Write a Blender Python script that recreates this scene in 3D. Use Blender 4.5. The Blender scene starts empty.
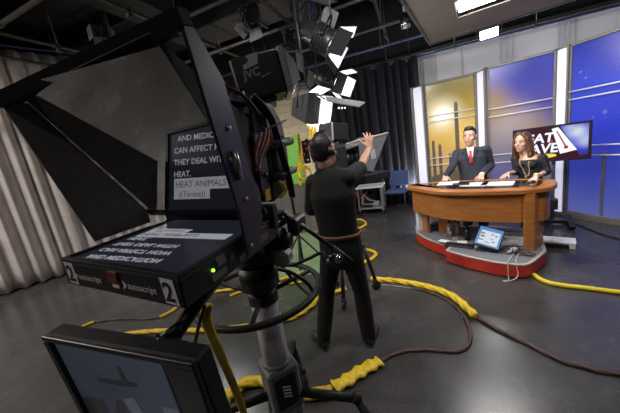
import bpy, math, random
from math import sin, cos, pi, radians, sqrt, atan2
from mathutils import Vector, Matrix
random.seed(7)
C = bpy.context.scene.collection
V = Vector

# ------------------------------------------------------------------ camera
FPX, CAMZ = 275.0, 1.7
_p, _r = radians(11.8), radians(9.2)
FW = V((0, cos(_p), -sin(_p)))
_R0, _U0 = V((1, 0, 0)), V((0, sin(_p), cos(_p)))
RC = _R0 * cos(_r) - _U0 * sin(_r)
UC = _R0 * sin(_r) + _U0 * cos(_r)
EYE = V((0, 0, CAMZ))
def ray(x, y): return FW + RC * ((x - 310) / FPX) - UC * ((y - 206.5) / FPX)
def at(x, y, d): return EYE + ray(x, y) * d
def fl(x, y, z=0.0):
    r = ray(x, y)
    return EYE + r * ((z - CAMZ) / r.z)

cam = bpy.data.cameras.new('camera')
co = bpy.data.objects.new('camera', cam)
C.objects.link(co)
m = Matrix((RC, UC, -FW)).transposed().to_4x4()
m.translation = EYE
co.matrix_world = m
cam.sensor_width = 36
cam.lens = 36 * FPX / 620
cam.clip_start = 0.02
bpy.context.scene.camera = co

# ------------------------------------------------------------------ materials
def mat(name, col, rough=0.6, metal=0.0, noise=0.0, nscale=20.0, bump=0.0, bscale=200.0, emit=None, es=0.0, spec=0.5, stretch=None, col2=None):
    m = bpy.data.materials.new(name); m.use_nodes = True
    nt = m.node_tree; b = nt.nodes['Principled BSDF']
    b.inputs['Base Color'].default_value = (*col, 1)
    b.inputs['Roughness'].default_value = rough
    b.inputs['Metallic'].default_value = metal
    b.inputs['Specular IOR Level'].default_value = spec
    tc = nt.nodes.new('ShaderNodeTexCoord')
    mp = nt.nodes.new('ShaderNodeMapping')
    nt.links.new(tc.outputs['Object'], mp.inputs['Vector'])
    if stretch: mp.inputs['Scale'].default_value = stretch
    if noise > 0 or col2:
        n = nt.nodes.new('ShaderNodeTexNoise'); n.inputs['Scale'].default_value = nscale
        n.inputs['Detail'].default_value = 6
        nt.links.new(mp.outputs['Vector'], n.inputs['Vector'])
        cr = nt.nodes.new('ShaderNodeValToRGB')
        a = [max(0, c * (1 - noise)) for c in col]
        z = col2 if col2 else [min(1, c * (1 + noise)) for c in col]
        cr.color_ramp.elements[0].color = (*a, 1); cr.color_ramp.elements[0].position = 0.3
        cr.color_ramp.elements[1].color = (*z, 1); cr.color_ramp.elements[1].position = 0.7
        nt.links.new(n.outputs['Fac'], cr.inputs['Fac'])
        nt.links.new(cr.outputs['Color'], b.inputs['Base Color'])
    if bump > 0:
        n2 = nt.nodes.new('ShaderNodeTexNoise'); n2.inputs['Scale'].default_value = bscale
        nt.links.new(mp.outputs['Vector'], n2.inputs['Vector'])
        bp = nt.nodes.new('ShaderNodeBump'); bp.inputs['Strength'].default_value = bump; bp.inputs['Distance'].default_value = 0.01
        nt.links.new(n2.outputs['Fac'], bp.inputs['Height'])
        nt.links.new(bp.outputs['Normal'], b.inputs['Normal'])
    if emit:
        b.inputs['Emission Color'].default_value = (*emit, 1)
        b.inputs['Emission Strength'].default_value = es
    return m
def srgb(r, g, b):
    f = lambda c: (c / 255 / 12.92) if c / 255 <= 0.04045 else ((c / 255 + 0.055) / 1.055) ** 2.4
    return (f(r), f(g), f(b))

M = {}
M['black'] = mat('black_plastic', (0.012, 0.012, 0.014), 0.42, noise=0.3, nscale=40, bump=0.05)
M['matte'] = mat('matte_black', (0.008, 0.008, 0.009), 0.8, noise=0.3)
M['charcoal'] = mat('charcoal_metal', (0.035, 0.036, 0.042), 0.38, metal=0.3, noise=0.2, nscale=30)
M['slate'] = mat('blue_grey_paint', (0.06, 0.062, 0.075), 0.38, metal=0.3, noise=0.15, nscale=15)
M['grey'] = mat('grey_plastic', (0.18, 0.18, 0.19), 0.5, noise=0.15)
M['lgrey'] = mat('light_grey', (0.32, 0.31, 0.31), 0.5, noise=0.1)
M['colsil'] = mat('column_silver', (0.74, 0.73, 0.79), 0.4, metal=0.15, noise=0.06, nscale=20)
M['rimsil'] = mat('rim_silver', (0.6, 0.6, 0.66), 0.3, metal=0.3, noise=0.05)
M['silver'] = mat('brushed_silver', (0.62, 0.61, 0.63), 0.32, metal=0.85, noise=0.1, nscale=60, stretch=(1, 1, .1))
M['chrome'] = mat('chrome', (0.8, 0.8, 0.82), 0.12, metal=1.0, noise=0.05)
M['white'] = mat('white_paint', (0.75, 0.75, 0.77), 0.5, noise=0.05)
M['paper'] = mat('white_paper', (0.85, 0.85, 0.86), 0.7, noise=0.04)
M['steel'] = mat('dark_steel', (0.03, 0.03, 0.032), 0.5, metal=0.5, noise=0.3, nscale=12)
M['pipe'] = mat('pipe_steel', (0.09, 0.088, 0.085), 0.45, metal=0.6, noise=0.3, nscale=12)
M['bpipe'] = mat('blue_pipe', (0.07, 0.09, 0.2), 0.4, metal=0.4, noise=0.2)
M['yellow'] = mat('yellow_sheath', (0.75, 0.52, 0.02), 0.5, noise=0.2, nscale=30, bump=0.25, bscale=60)
M['ycab'] = mat('yellow_cable', (0.80, 0.60, 0.02), 0.45, noise=0.12, nscale=10)
M['rubber'] = mat('black_rubber', (0.018, 0.017, 0.018), 0.5, noise=0.2)
M['brown'] = mat('brown_cable', (0.07, 0.03, 0.028), 0.5, noise=0.4, nscale=8)
M['wcab'] = mat('pale_cable', (0.5, 0.47, 0.42), 0.5, noise=0.2)
M['red'] = mat('red_paint', (0.5, 0.035, 0.02), 0.35, noise=0.12, nscale=6)
M['redlens'] = mat('red_lamp_cover', (0.22, 0.02, 0.012), 0.3, noise=0.1)
M['carpet'] = mat('grey_carpet', (0.17, 0.17, 0.195), 0.95, noise=0.25, nscale=90, bump=0.3)
M['cream'] = mat('cream_edging', (0.42, 0.40, 0.35), 0.5, noise=0.08)
M['skin'] = mat('skin', (0.52, 0.27, 0.17), 0.5, noise=0.08, nscale=30)
M['skin2'] = mat('skin_light', (0.66, 0.40, 0.28), 0.5, noise=0.06, nscale=30)
M['lips'] = mat('lips', (0.36, 0.1, 0.09), 0.45, noise=0.05)
M['eyew'] = mat('eye_white', (0.75, 0.73, 0.7), 0.3, noise=0.02)
M['iris'] = mat('iris', (0.02, 0.012, 0.008), 0.2, noise=0.02)
M['hairb'] = mat('black_hair', (0.012, 0.009, 0.008), 0.5, noise=0.5, nscale=60, stretch=(1, 1, .2), bump=.4, bscale=120)
M['hairr'] = mat('brown_hair', (0.11, 0.045, 0.024), 0.45, noise=0.6, nscale=30, stretch=(1, 1, .15), bump=.4, bscale=90)
M['shirtb'] = mat('black_cotton', (0.006, 0.0056, 0.0052), 0.9, noise=0.25, nscale=12, bump=0.4, bscale=14)
M['trouser'] = mat('black_denim', (0.0055, 0.0052, 0.0055), 0.9, noise=0.3, nscale=14, bump=0.4, bscale=14)
M['leather'] = mat('brown_leather', (0.16, 0.055, 0.025), 0.5, noise=0.2)
M['shoe'] = mat('shoe_leather', (0.02, 0.018, 0.017), 0.45, noise=0.2)
M['suit'] = mat('charcoal_suit', (0.026, 0.028, 0.045), 0.85, noise=0.15, nscale=60)
M['lapel'] = mat('charcoal_lapel', (0.016, 0.017, 0.028), 0.85, noise=0.15, nscale=60)
M['tie'] = mat('red_tie', (0.42, 0.02, 0.03), 0.5, noise=0.15, nscale=60)
M['dress'] = mat('black_dress', (0.012, 0.011, 0.014), 0.75, noise=0.2)
M['gold'] = mat('gold_beads', (0.75, 0.58, 0.3), 0.3, metal=0.6, noise=0.1)
M['bluefab'] = mat('blue_fabric', (0.055, 0.085, 0.22), 0.9, noise=0.2, nscale=60)
M['green'] = mat('chroma_green', (0.28, 0.72, 0.12), 0.8, noise=0.06, nscale=3)
M['greenf'] = mat('green_floor_paint', (0.20, 0.29, 0.15), 0.6, noise=0.12, nscale=3)
M['flatgrey'] = mat('grey_flat', (0.17, 0.155, 0.14), 0.8, noise=0.1, nscale=3)
M['woodstrip'] = mat('yellow_wood', (0.62, 0.42, 0.1), 0.6, noise=0.2)
M['bag'] = mat('navy_bag', (0.02, 0.025, 0.08), 0.6, noise=0.3)
M['tape'] = mat('yellow_tape', (0.8, 0.55, 0.02), 0.5, noise=0.08)
M['label'] = mat('white_label', (0.85, 0.83, 0.87), 0.5, noise=0.05)
M['doorw'] = mat('barn_door_inner', (0.6, 0.6, 0.62), 0.5, noise=0.08)
M['led'] = mat('green_led', (0.3, 0.9, 0.1), 0.4, emit=(0.45, 1, 0.05), es=1.5)
M['ceil'] = mat('black_ceiling', (0.012, 0.012, 0.014), 0.9, noise=0.4, nscale=3)
M['duct'] = mat('grey_duct', (0.035, 0.035, 0.038), 0.6, metal=0.2, noise=0.25, nscale=4)
M['lamp'] = mat('lit_lens', (0.9, 0.9, 0.9), 0.5, emit=(0.95, 0.97, 1), es=6)
M['lampsoft'] = mat('lit_diffuser', (0.9, 0.9, 0.9), 0.5, emit=(1, 0.97, 0.95), es=4)
M['tube'] = mat('lit_tube', (0.9, 0.9, 0.9), 0.5, emit=(1, 0.98, 0.96), es=9)
M['hoodflap'] = mat('lightened_flap_cloth', (0.16, 0.148, 0.135), 0.9, noise=0.15, nscale=40, bump=.1)  # hood cloth made paler, standing in for light that misses the flap
M['hoodcloth'] = mat('hood_cloth', (0.020, 0.0185, 0.018), 0.9, noise=0.25, nscale=60, bump=.1)
M['topwood'] = mat('black_glass_inlay', (0.012, 0.012, 0.014), 0.12, noise=0.1)
M['screenoff'] = mat('prompter_screen', (0.006, 0.006, 0.008), 0.3, emit=(0.011, 0.012, 0.018), es=1.0)
M['txt'] = mat('screen_text', (0.1, 0.1, 0.1), 0.5, emit=(0.27, 0.275, 0.31), es=1.0)
M['txtdark'] = mat('screen_dark_text', (0.02, 0.02, 0.02), 0.5, emit=(0.05, 0.05, 0.06), es=1.0)
M['frame'] = mat('set_frame', (0.22, 0.20, 0.185), 0.45, metal=0.2, noise=0.08)
M['conduit'] = mat('conduit_grey', (0.42, 0.42, 0.43), 0.6, noise=0.05)
M['inner'] = mat('reflective_inner', (0.34, 0.34, 0.36), 0.5, noise=0.08)
M['papertan'] = mat('tan_underside', (0.24, 0.205, 0.18), 0.8, noise=0.06, nscale=3)

def wood_mat():
    m = mat('cherry_wood', (0.40, 0.16, 0.045), 0.32)
    nt = m.node_tree; b = nt.nodes['Principled BSDF']
    tc = nt.nodes.new('ShaderNodeTexCoord'); mp = nt.nodes.new('ShaderNodeMapping')
    mp.inputs['Scale'].default_value = (1.5, 1.5, 14)
    n = nt.nodes.new('ShaderNodeTexNoise'); n.inputs['Scale'].default_value = 3; n.inputs['Detail'].default_value = 8
    cr = nt.nodes.new('ShaderNodeValToRGB')
    cr.color_ramp.elements[0].color = (0.30, 0.10, 0.024, 1); cr.color_ramp.elements[0].position = .3
    cr.color_ramp.elements[1].color = (0.42, 0.165, 0.044, 1); cr.color_ramp.elements[1].position = .7
    nt.links.new(tc.outputs['Object'], mp.inputs[0]); nt.links.new(mp.outputs[0], n.inputs['Vector'])
    nt.links.new(n.outputs['Fac'], cr.inputs['Fac']); nt.links.new(cr.outputs['Color'], b.inputs['Base Color'])
    return m
M['wood'] = wood_mat()

def floor_mat():
    m = mat('polished_concrete', (0.05, 0.048, 0.048), 0.25)
    nt = m.node_tree; b = nt.nodes['Principled BSDF']
    tc = nt.nodes.new('ShaderNodeTexCoord')
    n = nt.nodes.new('ShaderNodeTexNoise'); n.inputs['Scale'].default_value = 1.3; n.inputs['Detail'].default_value = 10; n.inputs['Roughness'].default_value = .7
    n2 = nt.nodes.new('ShaderNodeTexNoise'); n2.inputs['Scale'].default_value = 60; n2.inputs['Detail'].default_value = 4
    cr = nt.nodes.new('ShaderNodeValToRGB')
    cr.color_ramp.elements[0].color = (0.044, 0.0415, 0.041, 1); cr.color_ramp.elements[0].position = .3
    cr.color_ramp.elements[1].color = (0.10, 0.096, 0.095, 1); cr.color_ramp.elements[1].position = .72
    mx = nt.nodes.new('ShaderNodeMixRGB'); mx.blend_type = 'MULTIPLY'; mx.inputs['Fac'].default_value = .6
    cr2 = nt.nodes.new('ShaderNodeValToRGB'); cr2.color_ramp.elements[0].color = (.5, .5, .5, 1); cr2.color_ramp.elements[0].position = .35
    cr2.color_ramp.elements[1].position = .65
    nt.links.new(tc.outputs['Object'], n.inputs['Vector']); nt.links.new(tc.outputs['Object'], n2.inputs['Vector'])
    nt.links.new(n.outputs['Fac'], cr.inputs['Fac']); nt.links.new(n2.outputs['Fac'], cr2.inputs['Fac'])
    nt.links.new(cr.outputs['Color'], mx.inputs[1]); nt.links.new(cr2.outputs['Color'], mx.inputs[2])
    nt.links.new(mx.outputs[0], b.inputs['Base Color'])
    mr = nt.nodes.new('ShaderNodeMapRange'); mr.inputs['To Min'].default_value = .16; mr.inputs['To Max'].default_value = .36
    nt.links.new(n.outputs['Fac'], mr.inputs['Value']); nt.links.new(mr.outputs[0], b.inputs['Roughness'])
    return m
M['floor'] = floor_mat()

def brick_mat(name, c1, c2, mortar):
    m = mat(name, c1, 0.7); nt = m.node_tree; b = nt.nodes['Principled BSDF']
    tc = nt.nodes.new('ShaderNodeTexCoord')
    sx = nt.nodes.new('ShaderNodeSeparateXYZ'); cx = nt.nodes.new('ShaderNodeCombineXYZ')
    nt.links.new(tc.outputs['Object'], sx.inputs[0])
    nt.links.new(sx.outputs['X'], cx.inputs['X']); nt.links.new(sx.outputs['Z'], cx.inputs['Y'])
    br = nt.nodes.new('ShaderNodeTexBrick'); br.inputs['Scale'].default_value = 1
    br.inputs['Brick Width'].default_value = .4; br.inputs['Row Height'].default_value = .2; br.inputs['Mortar Size'].default_value = .008
    br.inputs['Color1'].default_value = (*c1, 1); br.inputs['Color2'].default_value = (*c2, 1); br.inputs['Mortar'].default_value = (*mortar, 1)
    nt.links.new(cx.outputs[0], br.inputs['Vector']); nt.links.new(br.outputs['Color'], b.inputs['Base Color'])
    return m
M['block'] = brick_mat('beige_block_wall', (.46, .39, .29), (.5, .42, .31), (.3, .25, .19))
M['wallw'] = mat('white_wall_paint', (0.55, 0.55, 0.57), 0.7, noise=0.06, nscale=2)

def cloth_mat(name, c, rough=.9):
    return mat(name, c, rough, noise=.12, nscale=4, bump=.15, bscale=80)
M['curtw'] = cloth_mat('off_white_curtain', (.58, .53, .51))
M['curtb'] = cloth_mat('black_curtain_cloth', (.0055, .006, .012))

def ramp_print(name, stops, axis='Z', lo=0.0, hi=2.5, rot=0.0, es=0.55, spots=(), dim=False):
    """a printed, back-lit graphic: colour ramp along an axis of the print plus round pale spots (object coords: X along, Z up)"""
    m = bpy.data.materials.new(name); m.use_nodes = True
    nt = m.node_tree; b = nt.nodes['Principled BSDF']; b.inputs['Roughness'].default_value = .22
    tc = nt.nodes.new('ShaderNodeTexCoord'); sx = nt.nodes.new('ShaderNodeSeparateXYZ')
    nt.links.new(tc.outputs['Object'], sx.inputs[0])
    # coordinate = X*sin(rot)+Z*cos(rot)
    def mth(op, a, bb):
        n = nt.nodes.new('ShaderNodeMath'); n.operation = op
        for i, q in enumerate((a, bb)):
            if isinstance(q, (int, float)): n.inputs[i].default_value = q
            else: nt.links.new(q, n.inputs[i])
        return n.outputs[0]
    c = mth('ADD', mth('MULTIPLY', sx.outputs['X'], sin(rot)), mth('MULTIPLY', sx.outputs['Z'], cos(rot)))
    nz = nt.nodes.new('ShaderNodeTexNoise'); nz.inputs['Scale'].default_value = 1.6; nz.inputs['Detail'].default_value = 5
    nt.links.new(tc.outputs['Object'], nz.inputs['Vector'])
    c = mth('ADD', c, mth('MULTIPLY', mth('SUBTRACT', nz.outputs['Fac'], .5), .7))
    mr = nt.nodes.new('ShaderNodeMapRange'); mr.inputs['From Min'].default_value = lo; mr.inputs['From Max'].default_value = hi
    nt.links.new(c, mr.inputs['Value'])
    cr = nt.nodes.new('ShaderNodeValToRGB'); el = cr.color_ramp.elements
    while len(el) < len(stops): el.new(0.5)
    for e, (p, col) in zip(el, stops): e.position = p; e.color = (*col, 1)
    nt.links.new(mr.outputs[0], cr.inputs['Fac'])
    out = cr.outputs['Color']
    for (x, z, rad, col, amt) in spots:
        vm = nt.nodes.new('ShaderNodeVectorMath'); vm.operation = 'DISTANCE'; vm.inputs[1].default_value = (x, 0, z) if z is not None else tuple(x)
        nt.links.new(tc.outputs['Object'], vm.inputs[0])
        f = nt.nodes.new('ShaderNodeMapRange'); f.interpolation_type = 'SMOOTHSTEP'
        f.inputs['From Min'].default_value = 0; f.inputs['From Max'].default_value = rad; f.inputs['To Min'].default_value = amt; f.inputs['To Max'].default_value = 0
        nt.links.new(vm.outputs['Value'], f.inputs['Value'])
        mx = nt.nodes.new('ShaderNodeMixRGB'); mx.inputs[2].default_value = (*col, 1)
        nt.links.new(f.outputs[0], mx.inputs[0]); nt.links.new(out, mx.inputs[1]); out = mx.outputs[0]
    nt.links.new(out, b.inputs['Emission Color'])
    if dim: b.inputs['Base Color'].default_value = (.012, .012, .014, 1); b.inputs['Roughness'].default_value = .45; b.inputs['Specular IOR Level'].default_value = .25
    else:
        mu = nt.nodes.new('ShaderNodeMixRGB'); mu.blend_type = 'MULTIPLY'; mu.inputs[0].default_value = 1; mu.inputs[2].default_value = (.5, .5, .5, 1)
        nt.links.new(out, mu.inputs[1]); nt.links.new(mu.outputs[0], b.inputs['Base Color'])
    b.inputs['Emission Strength'].default_value = es
    return m

def glass_mat():
    m = bpy.data.materials.new('beam_splitter_glass'); m.use_nodes = True
    nt = m.node_tree; nt.nodes.remove(nt.nodes['Principled BSDF'])
    t = nt.nodes.new('ShaderNodeBsdfTransparent'); t.inputs[0].default_value = (.75, .75, .76, 1)
    g = nt.nodes.new('ShaderNodeBsdfGlossy'); g.inputs['Roughness'].default_value = 0.01; g.inputs['Color'].default_value = (1, 1, 1, 1)
    mx = nt.nodes.new('ShaderNodeMixShader'); mx.inputs[0].default_value = .62
    nt.links.new(t.outputs[0], mx.inputs[1]); nt.links.new(g.outputs[0], mx.inputs[2])
    nt.links.new(mx.outputs[0], nt.nodes['Material Output'].inputs[0])
    return m
M['glass'] = glass_mat()

# ------------------------------------------------------------------ mesh helpers
class MB:
    def __init__(s): s.v = []; s.f = []; s.mi = []; s.xf = Matrix.Identity(4); s.cur = 0; s.sm = []; s.smooth = False
    def add(s, vs, fs, smooth=None):
        o = len(s.v); s.v += [s.xf @ V(v) for v in vs]
        for f in fs:
            s.f.append([o + i for i in f]); s.mi.append(s.cur); s.sm.append(s.smooth if smooth is None else smooth)
        return s
    def box(s, c, d, M3=None, bev=0.0):
        """box of size d about c; bev chamfers every edge"""
        c = V(c); h = V(d) / 2
        R = M3 if M3 is not None else Matrix.Identity(3)
        if bev <= 0:
            vs = [c + R @ V((h.x * a, h.y * b, h.z * e)) for a in (-1, 1) for b in (-1, 1) for e in (-1, 1)]
            return s.add(vs, [(0, 1, 3, 2), (4, 6, 7, 5), (0, 4, 5, 1), (2, 3, 7, 6), (0, 2, 6, 4), (1, 5, 7, 3)])
        bev = min(bev, h.x * .9, h.y * .9, h.z * .9)
        idx = {}; vs = []
        for a in (-1, 1):
            for b in (-1, 1):
                for e in (-1, 1):
                    for k in range(3):
                        q = [h.x - bev, h.y - bev, h.z - bev]; q[k] += bev
                        idx[(a, b, e, k)] = len(vs); vs.append(c + R @ V((q[0] * a, q[1] * b, q[2] * e)))
        fs = []
        P = lambda sg, k: idx[(sg[0], sg[1], sg[2], k)]
        for k in range(3):
            i, j = (k + 1) % 3, (k + 2) % 3
            for sk in (-1, 1):
                q = []
                for (si, sj) in ((-1, -1), (1, -1), (1, 1), (-1, 1)):
                    sg = [0, 0, 0]; sg[k] = sk; sg[i] = si; sg[j] = sj; q.append(P(sg, k))
                fs.append(q if sk > 0 else q[::-1])
            for si in (-1, 1):
                for sj in (-1, 1):
                    a = [0, 0, 0]; a[i] = si; a[j] = sj; a[k] = -1; b = list(a); b[k] = 1
                    q = [P(a, i), P(b, i), P(b, j), P(a, j)]
                    fs.append(q if si * sj > 0 else q[::-1])
        for a in (-1, 1):
            for b in (-1, 1):
                for e in (-1, 1):
                    q = [idx[(a, b, e, k)] for k in range(3)]
                    fs.append(q if a * b * e > 0 else q[::-1])
        return s.add(vs, fs)
    def tube(s, pts, r, n=10, closed=False, cap=True, flat=1.0):
        pts = [V(p) for p in pts]; N = len(pts)
        rs = r if isinstance(r, (list, tuple)) else [r] * N
        vs = []; fs = []; up = None
        for i, p in enumerate(pts):
            if closed: t = pts[(i + 1) % N] - pts[i - 1]
            else: t = pts[min(i + 1, N - 1)] - pts[max(i - 1, 0)]
            if t.length < 1e-9: t = V((0, 0, 1))
            t.normalize()
            if up is None:
                up = V((0, 0, 1)) if abs(t.z) < .9 else V((1, 0, 0))
            a = up - t * up.dot(t)
            if a.length < 1e-6: a = t.orthogonal()
            a.normalize(); up = a; b = t.cross(a)
            for k in range(n):
                w = 2 * pi * k / n
                vs.append(p + (a * cos(w) * flat + b * sin(w)) * rs[i])
        L = N if closed else N - 1
        for i in range(L):
            j = (i + 1) % N
            for k in range(n):
                k2 = (k + 1) % n
                fs.append((i * n + k, i * n + k2, j * n + k2, j * n + k))
        if cap and not closed:
            fs.append(tuple(range(n))[::-1]); fs.append(tuple((N - 1) * n + k for k in range(n)))
        return s.add(vs, fs, True)
    def cyl(s, a, b, r, n=16, r2=None): return s.tube([a, b], [r, r if r2 is None else r2], n)
    def sph(s, c, r, n=12, m_=8, R=None):
        r = r if isinstance(r, (list, tuple)) else (r, r, r); c = V(c); vs = []; fs = []
        R = R if R is not None else Matrix.Identity(3)
        for i in range(m_ + 1):
            th = pi * i / m_
            for k in range(n):
                ph = 2 * pi * k / n
                vs.append(c + R @ V((r[0] * sin(th) * cos(ph), r[1] * sin(th) * sin(ph), r[2] * cos(th))))
        for i in range(m_):
            for k in range(n):
                k2 = (k + 1) % n
                fs.append((i * n + k, (i + 1) * n + k, (i + 1) * n + k2, i * n + k2))
        return s.add(vs, fs, True)
    def prism(s, poly, h0, h1, fn=None):
        """poly of 2-D points, extruded between h0 and h1; fn maps (x,y,h) to a point"""
        fn = fn or (lambda x, y, h: V((x, y, h)))
        n = len(poly); vs = [fn(x, y, h0) for x, y in poly] + [fn(x, y, h1) for x, y in poly]
        fs = [tuple(range(n))[::-1], tuple(range(n, 2 * n))] + [(i, (i + 1) % n, n + (i + 1) % n, n + i) for i in range(n)]
        return s.add(vs, fs)
    def slab(s, quad, th):
        """thick plate from 4+ ordered corners, thickness to the back of its normal"""
        q = [V(p) for p in quad]; nn = (q[1] - q[0]).cross(q[-1] - q[0]).normalized(); n = len(q)
        vs = q + [p - nn * th for p in q]
        fs = [tuple(range(n)), tuple(range(n, 2 * n))[::-1]] + [(i, n + i, n + (i + 1) % n, (i + 1) % n) for i in range(n)]
        return s.add(vs, fs)
    def torus(s, c, R, r, ax1, ax2, n=40, k=10, a0=0, a1=2 * pi):
        full = abs(a1 - a0 - 2 * pi) < 1e-6
        pts = [V(c) + (V(ax1) * cos(a0 + (a1 - a0) * i / n) + V(ax2) * sin(a0 + (a1 - a0) * i / n)) * R for i in range(n if full else n + 1)]
        return s.tube(pts, r, k, closed=full)
    def build(s, name, material, parent=None, bevel=0):
        me = bpy.data.meshes.new(name)
        org = V(parent['_o']) if parent is not None and '_o' in parent else V((0, 0, 0))
        me.from_pydata([v - org for v in s.v], [], s.f)
        mats = material if isinstance(material, (list, tuple)) else [material]
        for mm in mats: me.materials.append(mm)
        for p, i, sm in zip(me.polygons, s.mi, s.sm): p.material_index = i; p.use_smooth = sm
        me.update()
        import bmesh
        bm = bmesh.new(); bm.from_mesh(me); bmesh.ops.recalc_face_normals(bm, faces=bm.faces); bm.to_mesh(me); bm.free()
        o = bpy.data.objects.new(name, me); C.objects.link(o)
        if parent is not None:
            o.parent = parent; o['_o'] = list(org)
        if bevel > 0:
            b = o.modifiers.new('bevel', 'BEVEL'); b.width = bevel; b.segments = 2; b.limit_method = 'ANGLE'
        return o
ALLP = []
def thing(name, label, cat, loc, group=None):
    o = bpy.data.objects.new(name, None); C.objects.link(o); o.location = V(loc); o.empty_display_size = .05
    o['_o'] = list(V(loc)); o['label'] = label; o['category'] = cat
    if group: o['group'] = group
    return o
def tag(o, label, cat, group=None):
    o['label'] = label; o['category'] = cat
    if group: o['group'] = group
    return o
def struct(name, mb, m_):
    o = mb.build(name, m_); o['kind'] = 'structure'; return o
def smoothpath(pts, n=8, closed=False):
    pts = [V(p) for p in pts]; out = []; N = len(pts)
    rng = range(N) if closed else range(N - 1)
    for i in rng:
        if closed: p0, p1, p2, p3 = pts[i - 1], pts[i], pts[(i + 1) % N], pts[(i + 2) % N]
        else: p0, p1, p2, p3 = pts[max(i - 1, 0)], pts[i], pts[i + 1], pts[min(i + 2, N - 1)]
        for k in range(n):
            t = k / n
            out.append(.5 * ((2 * p1) + (p2 - p0) * t + (2 * p0 - 5 * p1 + 4 * p2 - p3) * t * t + (3 * p1 - p0 - 3 * p2 + p3) * t ** 3))
    if not closed: out.append(pts[-1])
    return out
def text_mesh(mb, txt, size, fn, depth=.001, align='LEFT', shear=0.0, bold=0.0):
    """writes letters into mb; fn maps (x, y, h) of the flat text to a point"""
    cu = bpy.data.curves.new('t', 'FONT'); cu.body = txt; cu.size = size; cu.align_x = align; cu.shear = shear; cu.offset = bold; cu.resolution_u = 3
    cu.extrude = depth / 2
    o = bpy.data.objects.new('t', cu); C.objects.link(o)
    me = bpy.data.meshes.new_from_object(o.evaluated_get(bpy.context.evaluated_depsgraph_get()))
    mb.add([fn(v.co.x, v.co.y, v.co.z + depth / 2) for v in me.vertices], [tuple(p.vertices) for p in me.polygons])
    bpy.data.objects.remove(o); bpy.data.curves.remove(cu); bpy.data.meshes.remove(me)
    return mb
def basis(fwd, up=(0, 0, 1)):
    """3x3 with columns right, forward, up"""
    y = V(fwd).normalized(); x = y.cross(V(up)).normalized(); z = x.cross(y)
    return Matrix((x, y, z)).transposed()

# ------------------------------------------------------------------ the room (a studio turned about 23 degrees to the view)
RO, RU, RV = V((2.67, 7.0, 0)), V((.9205, -.3907, 0)), V((.3907, .9205, 0))
def rm(s, t, z=0): return RO + RU * s - RV * t + V((0, 0, z))      # s to the right along the back wall, t out from it
S0, S1, T1, HC = -7.9, 4.7, 11.5, 4.9
ROOMM = Matrix((RU, RV, V((0, 0, 1)))).transposed().to_4x4(); ROOMM.translation = RO
def room_obj(name, mb, m_):
    """mesh in room coordinates (x=s, y=-t)"""
    o = mb.build(name, m_); o.matrix_world = ROOMM; return o
def rstruct(name, mb, m_):
    o = room_obj(name, mb, m_); o['kind'] = 'structure'; return o
rstruct('floor', MB().box(((S0 + S1) / 2, -T1 / 2, -.05), (S1 - S0 + .4, T1 + .4, .1)), M['floor'])
rstruct('ceiling', MB().box(((S0 + S1) / 2, -T1 / 2, HC + .05), (S1 - S0 + .4, T1 + .4, .1)), M['ceil'])
SB = -1.75
rstruct('wall_back', MB().box(((SB + S1) / 2, .1, 1.7), (S1 - SB, .2, 3.4)), M['wallw'])
rstruct('wall_back_left', MB().box(((S0 + SB) / 2, .1, 1.7), (SB - S0, .2, 3.4)), M['block'])
rstruct('wall_back_upper', MB().box(((S0 + S1) / 2, .1, 3.4 + (HC - 3.4) / 2), (S1 - S0, .2, HC - 3.4)), M['ceil'])
rstruct('wall_left', MB().box((S0 - .1, -T1 / 2, HC / 2), (.2, T1 + .4, HC)), M['ceil'])
rstruct('wall_right', MB().box((S1 + .1, -T1 / 2, HC / 2), (.2, T1 + .4, HC)), M['ceil'])
rstruct('wall_front', MB().box(((S0 + S1) / 2, -T1 - .1, HC / 2), (S1 - S0, .2, HC)), M['ceil'])
# conduits and pilaster strips on the white wall
k = 1
for s, w, d in ((.45, .05, .03), (.62, .28, .05), (1.28, .02, .02), (2.0, .025, .025), (2.1, .025, .025), (2.2, .025, .025), (2.95, .03, .03), (3.03, .03, .03), (3.11, .03, .03), (3.19, .03, .03)):
    rstruct('trim_%d' % k, MB().box((s, -d / 2, 2.6), (w, d, 1.6), bev=.004), M['conduit']); k += 1
rstruct('trim_%d' % k, MB().box(((SB + S1) / 2, -.03, 3.42), (S1 - SB, .07, .09), bev=.01), M['steel']); k += 1

# ceiling services: duct, joists, pipe grid
t_ = thing('air_duct', 'dark rectangular air duct under the black ceiling above the studio floor', 'duct', rm(0, 2.6, 4.1))
mb = MB(); mb.xf = ROOMM; mb.box((-.6, -2.7, 4.25), (6.5, .75, .45), bev=.01); mb.build('duct_body', M['duct'], t_)
mb = MB(); mb.xf = ROOMM
for s in (-3.4, -2.2, -1.0, .2, 1.4): mb.box((s, -2.7, 4.25), (.05, .82, .52))
mb.build('flange', M['duct'], t_)
t_ = thing('air_duct', 'dark air duct running towards the back wall at the upper left', 'duct', rm(-3.9, 5, 4.2))
mb = MB(); mb.xf = ROOMM; mb.box((-3.7, -5.2, 4.4), (.6, 5.5, .4), bev=.01); mb.build('duct_body', M['duct'], t_)
mb = MB(); mb.xf = ROOMM
for t in (3.2, 4.6, 6.0, 7.2): mb.box((-3.7, -t, 4.4), (.67, .05, .47))
mb.build('flange', M['duct'], t_)
for t in (.7, 1.9, 3.1, 4.3, 5.5, 6.7, 7.9):
    mb = MB(); mb.box(((S0 + S1) / 2, -t, HC - .02), (S1 - S0, .09, .03)); mb.box(((S0 + S1) / 2, -t, HC - .14), (S1 - S0, .02, .24)); mb.box(((S0 + S1) / 2, -t, HC - .27), (S1 - S0, .09, .03))
    tag(room_obj('ceiling_joist', mb, M['steel']), 'dark steel joist crossing under the black ceiling parallel to the back wall', 'joist', 'ceiling joists')
ZP = 3.62
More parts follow.
